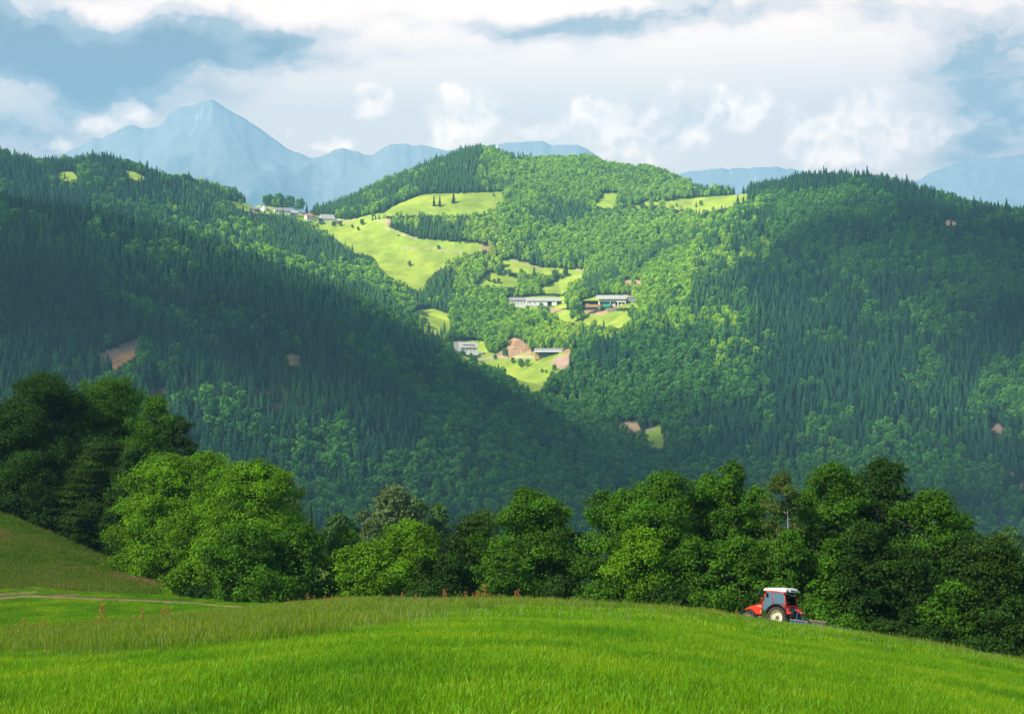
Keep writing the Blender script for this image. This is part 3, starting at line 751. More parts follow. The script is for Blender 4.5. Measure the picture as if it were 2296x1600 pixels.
TM = {
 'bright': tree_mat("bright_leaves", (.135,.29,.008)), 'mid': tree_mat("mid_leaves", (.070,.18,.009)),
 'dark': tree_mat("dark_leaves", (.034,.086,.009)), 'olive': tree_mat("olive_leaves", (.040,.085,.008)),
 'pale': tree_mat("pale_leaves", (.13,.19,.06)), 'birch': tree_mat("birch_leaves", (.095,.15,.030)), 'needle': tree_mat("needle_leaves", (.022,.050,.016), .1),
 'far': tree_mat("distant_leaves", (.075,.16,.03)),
}
M_BARK = material("tree_bark", (.085,.068,.05), .95, noise_amt=.35, noise_scale=3)
M_BIRCH = material("birch_bark", (.55,.52,.46), .8, noise_amt=.35, noise_scale=4)
def make_tree(u, vtop, hw, d, kind, label, seed, vbase=None, flat=.95, low=.10, fill=1.0, leaf=.21, layered=0.0, name='broadleaf_tree', conical=0.0, trunk_w=None, group=None, vlow=None):
    rg = np.random.RandomState(seed*17+3)
    x = d*(u-UC)/F; gz = ground(x, d); top = d*(VH-vtop)/F; H = max(1.5, top-gz); W = hw*d/F*1.22
    z0 = low*H if vlow is None else max(.05*H, d*(VH-vlow)/F-gz)
    root = empty(name, (x, d, gz-.15), rz=0)
    # ---- lobes of foliage round the crown envelope
    nl = int(np.clip(40+H*W*.95, 50, 190)*fill)
    ph = rg.uniform(0, 6.28, 4)
    lob = []
    for i in range(nl):
        t = (i+rg.rand())/nl                       # 0 low .. 1 top
        prof = math.sqrt(max(0, 1-((t-.36)/.655)**2)) if t > .36 else .80+.20*t/.36
        prof = max(prof*(1-.35*conical*t), .16)
        w = i*2.399963+rg.uniform(-.5, .5)
        q = rg.uniform(.50, .96) if rg.rand() < .80 else rg.uniform(.05, .5)
        lump = 1+.24*math.sin(2*w+ph[0]+4*t)+.18*math.sin(3*w+ph[1]-7*t)+.14*math.sin(5*w+ph[2]+13*t)
        lr = W*rg.uniform(.12, .26)*(1-.15*t)+.28
        rr = max(0, W*prof*q*lump-lr*.25)
        if kind == 'birch' and math.sin(w)*rr < -.15*W and t < .75: continue
        lob.append((rr*math.cos(w), rr*math.sin(w), z0+(H-z0-lr*.5)*t+(rg.normal(0, .035*H) if t < .9 else 0), lr))
    # ---- leaves
    C = []; Nn = []; tint = []; sz = []
    if kind != 'birch':                                # loose leaves between the clumps
        k = int(H*W*38*(.25/leaf)**1.7); t = rg.rand(k)**.9; pr = np.where(t > .36, np.sqrt(np.maximum(0, 1-((t-.36)/.655)**2)), .80+.20*t/.36); w = rg.uniform(0, 6.28, k)
        lump = 1+.24*np.sin(2*w+ph[0]+4*t)+.18*np.sin(3*w+ph[1]-7*t)+.14*np.sin(5*w+ph[2]+13*t); q = W*pr*lump*rg.uniform(.35, .97, k)
        C.append(np.stack([q*np.cos(w), q*np.sin(w), z0+(H*.96-z0)*t], -1)); Nn.append(np.stack([np.cos(w)*.7, np.sin(w)*.7, np.full(k, .6)], -1)+rg.normal(size=(k, 3))*.45); tint.append(rg.uniform(.7, 1.2, k)); sz.append(rg.uniform(.7, 1.3, k)*leaf)
    for (lx, ly, lz, lr) in lob:
        k = int(250*(lr/1.2)**1.7*(.34/leaf)**1.7*rg.uniform(.8, 1.15))+24
        dd = rg.normal(size=(k, 3)); dd /= np.linalg.norm(dd, axis=1, keepdims=True)
        dn = dd.copy(); dd[:, 2] = np.where(dd[:, 2] < 0, dd[:, 2]*.75, dd[:, 2])
        # sprays: leaves gather round twigs
        tw = rg.normal(size=(9, 3)); tw /= np.linalg.norm(tw, axis=1, keepdims=True); tw[:, 2] = np.abs(tw[:, 2])*.8-.15
        pick = rg.randint(0, 9, k); on = rg.rand(k) < .55
        rad = rg.uniform(.55, 1.04, (k, 1))
        p = dd*lr*rad
        q = tw[pick]*lr*rg.uniform(.35, 1.35, (k, 1))+rg.normal(size=(k, 3))*lr*.15
        p = np.where(on[:, None], q, p)
        p[:, 2] *= flat
        if layered > 0:
            lay = .95; zz = lz+p[:, 2]; zz = zz*(1-layered)+layered*(np.round(zz/lay)*lay-.10*np.hypot(p[:, 0], p[:, 1])); p[:, 2] = zz-lz
        C.append(p+np.array([lx, ly, lz])); nv = dn*.9+np.array([lx, ly, 0])/(math.hypot(lx, ly)+.3)*.35+np.array([0, 0, .38])+rg.normal(size=(k, 3))*.45
        Nn.append(nv); tint.append(np.full(k, rg.uniform(.70, 1.30))*rg.uniform(.75, 1.28, k)); sz.append(rg.uniform(.65, 1.3, k)*leaf)
    C = np.vstack(C); Nn = np.vstack(Nn); tint = np.concatenate(tint); sz = np.concatenate(sz)
    k = C[:, 2] > .15
    C, Nn, tint, sz = C[k], Nn[k], tint[k], sz[k]
    V, Fc = quads_at(C, Nn, sz, rg, 1.25)
    cc = np.stack([tint*rg.uniform(.9, 1.15, len(tint)), tint, tint*rg.uniform(.8, 1.2, len(tint))], -1)
    me = np_mesh('crown', V, Fc, TM[kind], col=np.repeat(cc, 4, axis=0))
    link(bpy.data.objects.new('crown', me), root)
    # ---- trunk with limbs
    mb = MB(); mb.smooth = True
    if kind == 'birch': ph[3] = 1.0
    tr = (trunk_w or .020*H+.03); lean = rg.uniform(-.03, .03, 2)*H; n = 7
    path = [(lean[0]*(i/n)**1.5+math.sin(i*1.3+ph[3])*(.035 if kind == 'birch' else .012)*H*(i/n), lean[1]*(i/n)**1.5+math.cos(i*1.1+ph[2])*.012*H*(i/n), H*.90*i/n) for i in range(n+1)]
    mb.tube(path, [tr*(1.35 if i == 0 else 1-.88*i/n) for i in range(n+1)], 8)
    def on_trunk(z):
        f = min(max(z/(H*.90)*n, 0), n-.001); i = int(f); a = f-i
        return tuple(path[i][j]*(1-a)+path[i+1][j]*a for j in range(3))
    for (lx, ly, lz, lr) in lob[::2]:
        r0 = math.hypot(lx, ly); a = on_trunk(max(lz-r0*.55-.1*H*0, .12*H)); 
        m1 = (a[0]*.5+lx*.5, a[1]*.5+ly*.5, a[2]*.45+lz*.55-.04*r0)
        mb.tube([a, m1, (lx, ly, lz)], [tr*.34, tr*.2, tr*.06], 5)
        for q in range(2):
            e = rg.normal(size=3); e[2] = abs(e[2])*.5; e /= np.linalg.norm(e)
            mb.tube([m1, (lx+e[0]*lr*.8, ly+e[1]*lr*.8, lz+e[2]*lr*.6)], [tr*.13, tr*.03], 4)
    mb.build('trunk', M_BIRCH if kind == 'birch' else M_BARK, root)
    tag(root, label, 'tree', group)
    return root
G1, G2, G3, G4 = "dark trees at the left edge of the meadow", "bright trees beside the meadow track", "trees behind the tall grass", "tall trees behind the tractor"
TREES = [
 # u, vtop, half width, distance, kind, label, options
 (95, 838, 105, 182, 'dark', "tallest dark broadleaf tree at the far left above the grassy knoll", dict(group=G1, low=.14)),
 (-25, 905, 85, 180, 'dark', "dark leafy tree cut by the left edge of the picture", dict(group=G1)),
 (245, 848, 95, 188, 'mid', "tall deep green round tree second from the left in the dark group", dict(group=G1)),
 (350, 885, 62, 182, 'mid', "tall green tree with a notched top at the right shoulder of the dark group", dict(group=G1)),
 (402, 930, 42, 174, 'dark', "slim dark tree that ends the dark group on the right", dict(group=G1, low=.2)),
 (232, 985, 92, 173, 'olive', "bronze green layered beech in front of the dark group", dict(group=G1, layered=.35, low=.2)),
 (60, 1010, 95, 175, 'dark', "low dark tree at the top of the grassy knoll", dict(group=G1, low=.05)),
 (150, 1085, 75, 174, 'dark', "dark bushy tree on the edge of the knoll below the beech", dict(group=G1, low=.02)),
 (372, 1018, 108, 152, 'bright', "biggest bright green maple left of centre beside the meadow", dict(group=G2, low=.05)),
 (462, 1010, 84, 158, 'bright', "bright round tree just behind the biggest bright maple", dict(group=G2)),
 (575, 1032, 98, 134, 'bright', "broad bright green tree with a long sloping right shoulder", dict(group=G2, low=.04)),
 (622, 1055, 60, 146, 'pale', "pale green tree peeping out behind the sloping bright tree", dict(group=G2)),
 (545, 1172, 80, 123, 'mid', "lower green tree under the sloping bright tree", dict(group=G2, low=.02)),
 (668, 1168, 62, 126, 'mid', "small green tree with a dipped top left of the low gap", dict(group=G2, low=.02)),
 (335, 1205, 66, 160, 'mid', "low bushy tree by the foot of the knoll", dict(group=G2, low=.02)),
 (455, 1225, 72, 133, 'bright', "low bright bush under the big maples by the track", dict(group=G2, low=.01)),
 (775, 1182, 58, 138, 'mid', "round green tree behind the low gap", dict(group=G3, low=.04)),
 (820, 1215, 66, 126, 'bright', "yellow green sapling left of the broad low maple", dict(group=G3, low=.02)),
 (915, 1168, 92, 129, 'bright', "broad low bright maple with hanging branches in the middle", dict(group=G3, low=.02)),
 (1062, 1152, 72, 133, 'olive', "dark olive tree between the two bright maples", dict(group=G3, layered=.3, low=.02)),
 (1012, 1235, 45, 124, 'dark', "dark bush leaning on the broad low maple", dict(group=G3, low=.01)),
 (1188, 1092, 92, 126, 'mid', "tall pointed green maple right of centre", dict(group=G3, low=.03)),
 (1225, 1120, 75, 133, 'bright', "bright maple just behind the tall pointed one", dict(group=G3, low=.05)),
 (1128, 1225, 50, 118, 'mid', "low bluish green bush at the foot of the tall pointed maple", dict(group=G3, low=.01)),
 (1297, 1190, 52, 130, 'olive', "small dull green tree in the gap left of the tall row", dict(group=G3, layered=.4, low=.02)),
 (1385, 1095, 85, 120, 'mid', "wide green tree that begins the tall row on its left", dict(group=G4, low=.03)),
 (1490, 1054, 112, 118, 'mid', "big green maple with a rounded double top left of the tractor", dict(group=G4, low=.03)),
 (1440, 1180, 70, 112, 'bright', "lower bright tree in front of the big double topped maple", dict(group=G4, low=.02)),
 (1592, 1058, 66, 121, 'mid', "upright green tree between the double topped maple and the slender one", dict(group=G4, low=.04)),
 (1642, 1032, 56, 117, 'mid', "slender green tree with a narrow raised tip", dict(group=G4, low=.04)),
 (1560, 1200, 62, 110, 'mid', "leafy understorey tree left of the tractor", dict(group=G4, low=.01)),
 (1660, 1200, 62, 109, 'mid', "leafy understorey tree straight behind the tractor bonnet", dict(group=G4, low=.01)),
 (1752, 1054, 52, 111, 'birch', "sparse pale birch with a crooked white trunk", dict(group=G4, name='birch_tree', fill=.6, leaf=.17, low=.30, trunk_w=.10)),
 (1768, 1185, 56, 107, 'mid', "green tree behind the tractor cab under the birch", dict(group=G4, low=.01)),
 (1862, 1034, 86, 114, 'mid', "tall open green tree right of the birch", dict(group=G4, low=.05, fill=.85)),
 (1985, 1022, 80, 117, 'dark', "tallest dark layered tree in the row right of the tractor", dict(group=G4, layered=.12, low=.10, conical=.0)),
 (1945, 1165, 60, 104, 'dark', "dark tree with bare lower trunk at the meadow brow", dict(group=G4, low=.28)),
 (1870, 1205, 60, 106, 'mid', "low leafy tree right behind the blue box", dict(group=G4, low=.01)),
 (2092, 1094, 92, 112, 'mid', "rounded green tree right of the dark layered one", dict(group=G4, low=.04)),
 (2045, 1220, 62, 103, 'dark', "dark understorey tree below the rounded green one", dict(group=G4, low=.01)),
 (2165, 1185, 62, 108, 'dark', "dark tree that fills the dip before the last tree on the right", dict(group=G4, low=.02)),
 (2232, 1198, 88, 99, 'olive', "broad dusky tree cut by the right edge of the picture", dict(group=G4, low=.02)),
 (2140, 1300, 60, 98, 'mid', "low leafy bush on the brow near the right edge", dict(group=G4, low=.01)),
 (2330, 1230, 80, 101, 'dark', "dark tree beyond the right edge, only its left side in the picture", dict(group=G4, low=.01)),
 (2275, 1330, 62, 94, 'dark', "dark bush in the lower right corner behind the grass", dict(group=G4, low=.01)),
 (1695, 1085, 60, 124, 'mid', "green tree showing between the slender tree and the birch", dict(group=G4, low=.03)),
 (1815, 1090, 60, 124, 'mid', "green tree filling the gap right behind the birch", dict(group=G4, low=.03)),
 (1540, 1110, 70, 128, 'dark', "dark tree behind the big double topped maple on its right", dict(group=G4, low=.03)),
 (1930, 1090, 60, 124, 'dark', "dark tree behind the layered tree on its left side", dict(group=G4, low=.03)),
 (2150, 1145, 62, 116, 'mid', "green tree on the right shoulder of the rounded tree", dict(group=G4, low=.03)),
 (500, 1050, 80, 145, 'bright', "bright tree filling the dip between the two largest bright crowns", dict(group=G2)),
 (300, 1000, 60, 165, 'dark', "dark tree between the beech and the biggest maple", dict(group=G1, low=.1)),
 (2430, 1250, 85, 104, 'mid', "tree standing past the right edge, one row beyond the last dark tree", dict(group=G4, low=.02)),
 # far side of the hollow
 (885, 1088, 54, 268, 'pale', "rounded pale green tree standing far behind the low maple", dict(leaf=.5, low=.04, group="distant trees in the hollow")),
 (930, 1118, 28, 280, 'far', "narrow grey green tree touching the rounded pale one", dict(leaf=.5, low=.04, group="distant trees in the hollow")),
 (832, 1162, 34, 262, 'pale', "small pale tree left below the rounded pale one", dict(leaf=.5, low=.02, group="distant trees in the hollow")),
 (982, 1128, 26, 275, 'far', "small tree with a leaning tip right of the rounded pale one", dict(leaf=.5, low=.04, group="distant trees in the hollow")),
 (760, 1150, 34, 262, 'far', "grey green bushy tree beside the two little spruces", dict(leaf=.5, low=.02, group="distant trees in the hollow")),
 (1085, 1140, 34, 262, 'far', "soft green tree top showing behind the dark olive tree", dict(leaf=.5, low=.02, group="distant trees in the hollow")),
 (2262, 1178, 40, 300, 'far', "hazy tree top behind the last tree on the right", dict(leaf=.5, low=.02, group="distant trees in the hollow")),
]
for i, (u, vt, hw, d, kd, lb, opt) in enumerate(TREES):
    make_tree(u, vt, hw, d, kd, lb, i+1, **opt)
# shaded undergrowth at the foot of the row
BUSH = [(485,1300,62,131,'dark',"low dark shrub at the foot of the bright maples"), (610,1290,55,121,'mid',"green shrub at the edge of the track"), (725,1300,45,128,'mid',"little shrub in the low gap"),
        (255,1240,42,171,'dark',"dark shrub on the shoulder of the knoll"), (960,1300,50,122,'dark',"dark shrub under the broad low maple"),
        (1260,1290,60,116,'dark',"dark shrub between the pointed maple and the tall row"), (1350,1300,60,112,'mid',"green shrub at the left foot of the tall row"), (1500,1310,60,107,'dark',"dark shrub beneath the double topped maple"),
        (1600,1320,55,104,'mid',"green shrub left of the tractor wheel"), (1720,1320,60,104,'dark',"dark shrub behind the tractor"), (1830,1345,55,100,'mid',"green shrub behind the end of the blue box"),
        (1905,1375,40,97,'mid',"small shrub at the brow right of the blue box"), (1990,1385,55,97,'dark',"dark shrub under the layered tree"), (2080,1400,55,95,'dark',"dark shrub on the brow toward the right"), (2200,1425,60,92,'dark',"dark shrub near the lower right corner")]
for i, (u, vt, hw, d, kd, lb) in enumerate(BUSH):
    r_ = make_tree(u, vt, hw, d, kd, lb, 200+i, low=.0, name='shrub', group="shrubs along the meadow edge", trunk_w=.06)
    r_['category'] = 'shrub'
# two little spruces in the hollow and spruces standing alone on the clearings
def make_spruce(x, y, z, H, W, label, seed, group=None, k=1.0):
    rg = np.random.RandomState(seed); root = empty('spruce_tree', (x, y, z-.2))
    V = []; Fc = []; cl = []; nw = max(10, int(H/.75))
    for i in range(nw):
        t = i/(nw-1); zz = H*(.08+.90*t); rad = W*((1-t)**.85)*rg.uniform(.82, 1.1)+.12; nb = 11
        for q in range(nb):
            w = 6.283*(q+rg.uniform(-.35, .35))/nb+i*.9; r_ = rad*rg.uniform(.6, 1.15); h = H/nw*rg.uniform(.8, 1.3); ca, sa = math.cos(w), math.sin(w); hw = r_*.30+.05
            for a0, a1 in ((0.05, .6), (.45, 1.0)):
                b = len(V); za = zz+h*.5-a0*h*1.1; zb = zz+h*.5-a1*h*1.3; m_ = (a0+a1)/2; zm = (za+zb)/2+.02; jt = rg.uniform(-.1, .1)
                V += [(ca*r_*a0, sa*r_*a0, za), (ca*r_*m_-sa*hw, sa*r_*m_+ca*hw, zm-.12*h), (ca*r_*a1-sa*jt*r_, sa*r_*a1+ca*jt*r_, zb), (ca*r_*m_+sa*hw, sa*r_*m_-ca*hw, zm-.12*h)]
                Fc.append((b, b+1, b+2, b+3)); s_ = rg.uniform(.7, 1.3); cl += [s_]*4
    me = np_mesh('crown', np.array(V), np.array(Fc), TM['needle'] if y < 600 else M_CONIF, col=np.array(cl)[:, None]*np.ones((1, 3)))
    link(bpy.data.objects.new('crown', me), root)
    mb = MB(); mb.tube([(0, 0, 0), (0, 0, H*.9)], H*.013+.04, 6, r2=.03); mb.build('trunk', M_BARK, root)
    tag(root, label, 'tree', group); return root
for i, (u, vt, hw, d, lb) in enumerate([(697, 1122, 15, 290, "left one of two little dark spruces in the hollow"), (735, 1132, 17, 285, "right one of two little dark spruces in the hollow")]):
    x = d*(u-UC)/F; z = ground(x, d); make_spruce(x, d, z, d*(VH-vt)/F-z, hw*d/F, lb, 300+i, "little spruces in the hollow")
def far_tree(kind, u, vbase, hpx, label, seed, group=None, wk=1.0):
    p = at(u, vbase); H = hpx*p.y/F
    if kind == 'c': return make_spruce(p.x, p.y, p.z, H, H*.20*wk, label, seed, group)
    V, Fc, cl = far_broad(500+seed); rg = np.random.RandomState(seed)
    root = empty('broadleaf_tree', (p.x, p.y, p.z-.3), rz=rg.uniform(0, 6.28))
    me = np_mesh('crown', V*np.array([H*1.15*wk, H*1.15*wk, H]), Fc, M_BROAD, col=cl); link(bpy.data.objects.new('crown', me), root)
    mb = MB(); mb.tube([(0, 0, 0), (0, 0, H*.5)], H*.02, 6); mb.build('trunk', M_BARK_FAR, root)
    tag(root, label, 'tree', group); return root
GM = "lone trees on the clearings"
LONE = [('c',973,462,27,"left of the three tall spruces on the upper sunlit clearing"), ('c',986,463,28,"middle one of the three tall spruces on the upper sunlit clearing"), ('c',1017,456,32,"tallest right one of the three spruces on the upper sunlit clearing"),
        ('b',1107,441,7,"round bush near the right end of the upper clearing"), ('b',983,559,10,"bush above the path end on the wide sunlit slope"), ('b',918,597,13,"lone leafy tree in the middle of the wide sunlit slope"), ('b',1031,546,6,"small bush near the top right of the wide slope"),
        ('b',893,530,5,"tiny bush on the wide slope below the hedge"), ('b',835,486,12,"slim tree at the left of the saddle road"), ('b',812,505,14,"leafy tree on the wide slope below the barn"), ('b',803,517,9,"low round bush left on the wide slope"),
        ('b',790,512,9,"little tree just below the saddle barn"), ('c',1561,465,16,"dark spruce on the right hand ridge clearing"), ('b',1572,462,13,"leafy tree touching the spruce on the ridge clearing"), ('b',1517,463,7,"little bush on the ridge clearing"),
        ('b',1397,470,26,"leafy tree between the two ridge clearings"), ('c',1386,466,22,"spruce between the two ridge clearings"),
        ('b',1243,624,20,"tree on the narrow strip above the farm"), ('b',1268,620,18,"bushy tree at the bend of the narrow strip"), ('b',1225,600,14,"tree beside the upper farm path"), ('b',1240,600,13,"second tree beside the upper farm path"),
        ('b',1142,620,17,"round tree at the left of the grassy strip"), ('b',1118,618,22,"round tree below the path corner"), ('b',1096,632,11,"small bush in the scrubby clearing"), ('b',1108,636,12,"middle bush in the scrubby clearing"), ('b',1118,636,13,"right bush in the scrubby clearing"),
        ('b',1294,722,46,"tall leafy tree between the white farm and the open shed"), ('c',1222,740,40,"dark spruce below the white farm"), ('c',1232,742,34,"second dark spruce below the white farm"), ('b',1275,690,17,"round tree at the right end of the white farm"), ('b',1213,692,14,"leafy tree in front of the white farm"),
        ('b',1412,712,15,"bushy tree right below the open shed"), ('b',933,720,18,"slim tree on the small clearing at the left"), ('b',951,732,22,"leafy tree on the small clearing at the left"),
        ('b',1133,800,20,"tree by the foot of the bare mound"), ('b',1110,806,12,"bush left below the bare mound"), ('b',1150,815,14,"bush on the slope below the mound"), ('b',1168,823,20,"slim tree on the slope below the mound"), ('b',1182,822,18,"leafy tree on the slope below the mound"),
        ('b',1243,832,16,"tree at the lower left of the round bare patch"), ('b',1215,835,9,"bush on the lower field edge"), ('b',1225,836,8,"second bush on the lower field edge"),
        ('c',835,494,14,"first small spruce behind the saddle road"), ('c',842,492,13,"second small spruce behind the saddle road"), ('c',850,491,15,"third small spruce behind the saddle road"), ('c',861,490,11,"fourth small spruce behind the saddle road"),
        ('c',145,400,17,"spruce at the edge of the left ridge clearing"), ('b',650,472,34,"broad tree behind the long saddle barn"), ('b',625,462,32,"tall tree behind the little gabled house"), ('b',672,476,32,"rounded tree right behind the long barn"), ('c',688,484,32,"pointed tree at the right end of the saddle grove"), ('b',605,460,26,"tree left above the little gabled house"), ('b',700,488,18,"low tree between the barn and the red roofed house"), ('b',718,504,14,"bush below the red roofed house"), ('b',748,510,15,"leafy tree below the big saddle house"), ('b',763,508,13,"second leafy tree below the big saddle house"), ('c',594,478,15,"dark spruce in front of the little gabled house"), ('b',540,460,14,"tree left of the small hay barn")]
for i, (kd, u, vb, hp, lb) in enumerate(LONE): far_tree(kd, u, vb, hp, lb, i+1, GM if i < 42 else "trees around the saddle farms")
# ================================================================= GRASS
def grass_mat(name, ramp_, trans=.35, patch=.25):
    m = bpy.data.materials.new(name); m.use_nodes = True
    nt = m.node_tree; N = nt.nodes; L = nt.links; b = N['Principled BSDF']; out = N['Material Output']
    b.inputs['Roughness'].default_value = .5; b.inputs['Specular IOR Level'].default_value = .12
    oi = N.new('ShaderNodeObjectInfo'); t = N.new('ShaderNodeTexNoise'); t.inputs['Scale'].default_value = patch; t.inputs['Detail'].default_value = 3
    L.new(oi.outputs['Location'], t.inputs['Vector'])
    r = N.new('ShaderNodeValToRGB'); e = r.color_ramp.elements
    while len(e) < len(ramp_): e.new(.5)
    for i, (p, c) in enumerate(ramp_): e[i].position = p; e[i].color = (*c, 1)
    L.new(t.outputs['Fac'], r.inputs[0])
    a = N.new('ShaderNodeAttribute'); a.attribute_name = 'col'
    mx = N.new('ShaderNodeVectorMath'); mx.operation = 'MULTIPLY'; L.new(a.outputs['Color'], mx.inputs[0]); L.new(r.outputs[0], mx.inputs[1])
    L.new(mx.outputs[0], b.inputs['Base Color'])
    tr = N.new('ShaderNodeBsdfTranslucent'); L.new(mx.outputs[0], tr.inputs[0])
    ms = N.new('ShaderNodeMixShader'); ms.inputs[0].default_value = trans
    L.new(b.outputs[0], ms.inputs[1]); L.new(tr.outputs[0], ms.inputs[2]); L.new(ms.outputs[0], out.inputs[0])
    return m
GM_SHORT = grass_mat("meadow_grass", [(.32, (.080,.24,.003)), (.5, (.14,.34,.004)), (.68, (.22,.40,.006))])
GM_TALL = grass_mat("tall_grass", [(.3, (.080,.22,.006)), (.7, (.16,.30,.014))])
GM_KNOLL = grass_mat("knoll_grass", [(.32, (.060,.19,.006)), (.52, (.11,.22,.015)), (.70, (.21,.20,.05))], patch=.10)
def blades(seed, n, size, h, w, kind):
    rg = np.random.RandomState(seed); V = []; Fc = []; cl = []
    for i in range(n):
        x, y = rg.uniform(-size/2, size/2, 2); a = rg.uniform(0, 6.28); ln = rg.normal(0, .16, 2)+np.array([.07, .05]); hh = h*rg.uniform(.55, 1.15); ww = w*rg.uniform(.6, 1.3)
        s_ = rg.uniform(.62, 1.35); yel = rg.uniform(.8, 1.5); broad = rg.rand() < (.05 if kind == 's' else .02)
        if broad: ww *= 3.2; hh *= .8; s_ *= 1.15
        cx, cy = math.cos(a)*ww/2, math.sin(a)*ww/2
        b = len(V); bend = ln*hh*1.6
        V += [(x-cx, y-cy, -.03), (x+cx, y+cy, -.03), (x+bend[0]*.35+cx*.9, y+bend[1]*.35+cy*.9, hh*.6), (x+bend[0]*.35-cx*.9, y+bend[1]*.35-cy*.9, hh*.6),
              (x+bend[0]+cx*.12, y+bend[1]+cy*.12, hh), (x+bend[0]-cx*.12, y+bend[1]-cy*.12, hh)]
        Fc += [(b, b+1, b+2, b+3), (b+3, b+2, b+4, b+5)]
        col_ = (s_*yel, s_, s_*rg.uniform(.7, 1.4)) if not broad else (s_*1.2, s_*1.1, s_*9)
        cl += [col_]*6
        if kind == 't' and rg.rand() < .30:           # brown seed head
            tx, ty, tz = x+bend[0], y+bend[1], hh; b = len(V); hw = w*1.1
            V += [(tx-cx/ww*hw, ty-cy/ww*hw, tz-.02), (tx, ty, tz-.09), (tx+cx/ww*hw, ty+cy/ww*hw, tz-.02), (tx+ln[0]*.1, ty+ln[1]*.1, tz+.10)]
            Fc.append((b, b+1, b+2, b+3)); q = rg.uniform(.8, 1.3); cl += [(q*1.6, q*1.0, q*1.8)]*4
    return np.array(V), np.array(Fc), np.array(cl)
gc = bpy.data.collections.new("grass_kinds")
specs = [("a%d" % i, 460, 1.0, .16, .008, 's', GM_SHORT) for i in range(4)]+[("b%d" % i, 380, 1.8, .20, .020, 's', GM_SHORT) for i in range(3)] + \
        [("c%d" % i, 300, 1.4, .34, .014, 't', GM_TALL) for i in range(3)]+[("d%d" % i, 330, 2.2, .28, .026, 't', GM_KNOLL) for i in range(3)]+[("e%d" % i, 300, 1.1, .10, .02, 's', GM_SHORT) for i in range(2)]
for i, (nm, n_, s_, h_, w_, k_, mt) in enumerate(specs):
    V, Fc, cl = blades(700+i, n_, s_, h_, w_, k_); gc.objects.link(bpy.data.objects.new("grass_"+nm, np_mesh("grass_"+nm, V, Fc, mt, col=cl)))
rg = np.random.RandomState(99)
def pts(dmin, dmax, step):
    gx, gy = np.meshgrid(np.arange(-110, 110, step), np.arange(dmin, dmax, step)); x = (gx+rg.uniform(-.5, .5, gx.shape)*step).ravel(); y = (gy+rg.uniform(-.5, .5, gx.shape)*step).ravel()
    k = (np.abs(x) < .42*y+1.5); x, y = x[k], y[k]; z = land_z(x, y); return x, y, z, UC+F*x/y, VH-F*z/y
def tall_edge(u): return np.interp(u, [-100, 0, 350, 700, 900, 1100, 1300, 1600, 2300, 2600], [1478, 1472, 1455, 1425, 1395, 1372, 1364, 1384, 1490, 1520])
def crest_d(u): return np.interp(u, [0, 250, 500, 800, 1148, 1500, 3000], [77, 80, 86, 93, 96, 90, 87])
def hidden(x, y, z):   # behind the brow of the meadow
    u = UC+F*x/y; m = np.full(len(x), -9.0)
    for f in np.arange(20, 110, 3.0):
        yy = np.minimum(f, y-2); xx = x/y*yy; m = np.maximum(m, land_z(xx, yy)/yy)
    return (z+.9)/y < m-.004
def put(name, label, sel_x, sel_y, sel_z, lo, hi, smin, smax, knd="grass"):
    n_ = len(sel_x); rot_ = np.stack([np.zeros(n_), np.zeros(n_), rg.uniform(-.5, .5, n_)], -1)
    s1 = rg.uniform(smin, smax, n_); sc_ = np.stack([np.ones(n_), np.ones(n_), s1], -1)
    rot_[:, 2] = np.where(rg.rand(n_) < .5, rot_[:, 2], rot_[:, 2]+.9)
    o = scatter(name, gc, np.stack([sel_x, sel_y, sel_z], -1), rot_, sc_, rg.randint(lo, hi, n_)); tag(o, label, knd, kind="stuff"); return o
x1, y1, z1, u1, v1 = pts(14, 52, .55); jit = lambda x, y: 12*fbm(x/4, y/4, 77, 3)+rg.normal(0, 4, len(x))
k = (v1 > tall_edge(u1)-6+jit(x1, y1)) & (v1 < 1700)
x2, y2, z2, u2, v2 = pts(52, 108, .95); k2 = ((v2 > tall_edge(u2)-10+jit(x2, y2)) | (u2 > 900)) & (y2 < crest_d(u2)+12)
N1, N2 = k.sum(), k2.sum()
XX, YY, ZZ = np.concatenate([x1[k], x2[k2]]), np.concatenate([y1[k], y2[k2]]), np.concatenate([z1[k], z2[k2]])
og = put("grass", "fresh bright green short grass over the front of the meadow", XX, YY, ZZ, 0, 4, .8, 1.25)
ix = np.concatenate([rg.randint(0, 4, N1), rg.randint(4, 7, N2)]).astype(np.int32); og.data.attributes['idx'].data.foreach_set('value', ix)
x3, y3, z3, u3, v3 = pts(36, 116, .85); k3 = (v3 <= tall_edge(u3)+4+jit(x3, y3)) & (y3 < crest_d(u3)+14) & (y3 > 36); hd = hidden(x3, y3, z3); k3 &= ~hd
thin = (u3 < 850) | (rg.rand(len(u3)) < .42); thin &= ~((u3 > 1725) & (u3 < 1920)); k3 &= thin
put("tall_grass", "taller brownish seeding grass in a band along the brow of the meadow", x3[k3], y3[k3], z3[k3], 7, 10, .7, 1.3)
x4, y4, z4, u4, v4 = pts(88, 185, .85); hd = hidden(x4, y4, z4)
trk = np.zeros(len(u4), bool)
for p, w in TRACKS: trk |= line_dist(u4, v4, p) < w+1.7
kn = (~hd) & (u4 < 720) & (y4 > crest_d(u4)+6) & ~trk
isk = (v4 < np.interp(u4, [-100, 0, 250, 450, 700], [1312, 1318, 1325, 1330, 1330])+6*fbm(x4/5, y4/5, 61, 3))
put("knoll_grass", "rough olive and russet grass on the rising knoll at the left", x4[kn & isk], y4[kn & isk], z4[kn & isk], 10, 13, .6, 1.2)
put("mown_grass", "short mown green grass beside the track at the left", x4[kn & ~isk], y4[kn & ~isk], z4[kn & ~isk], 13, 15, .6, 1.1)
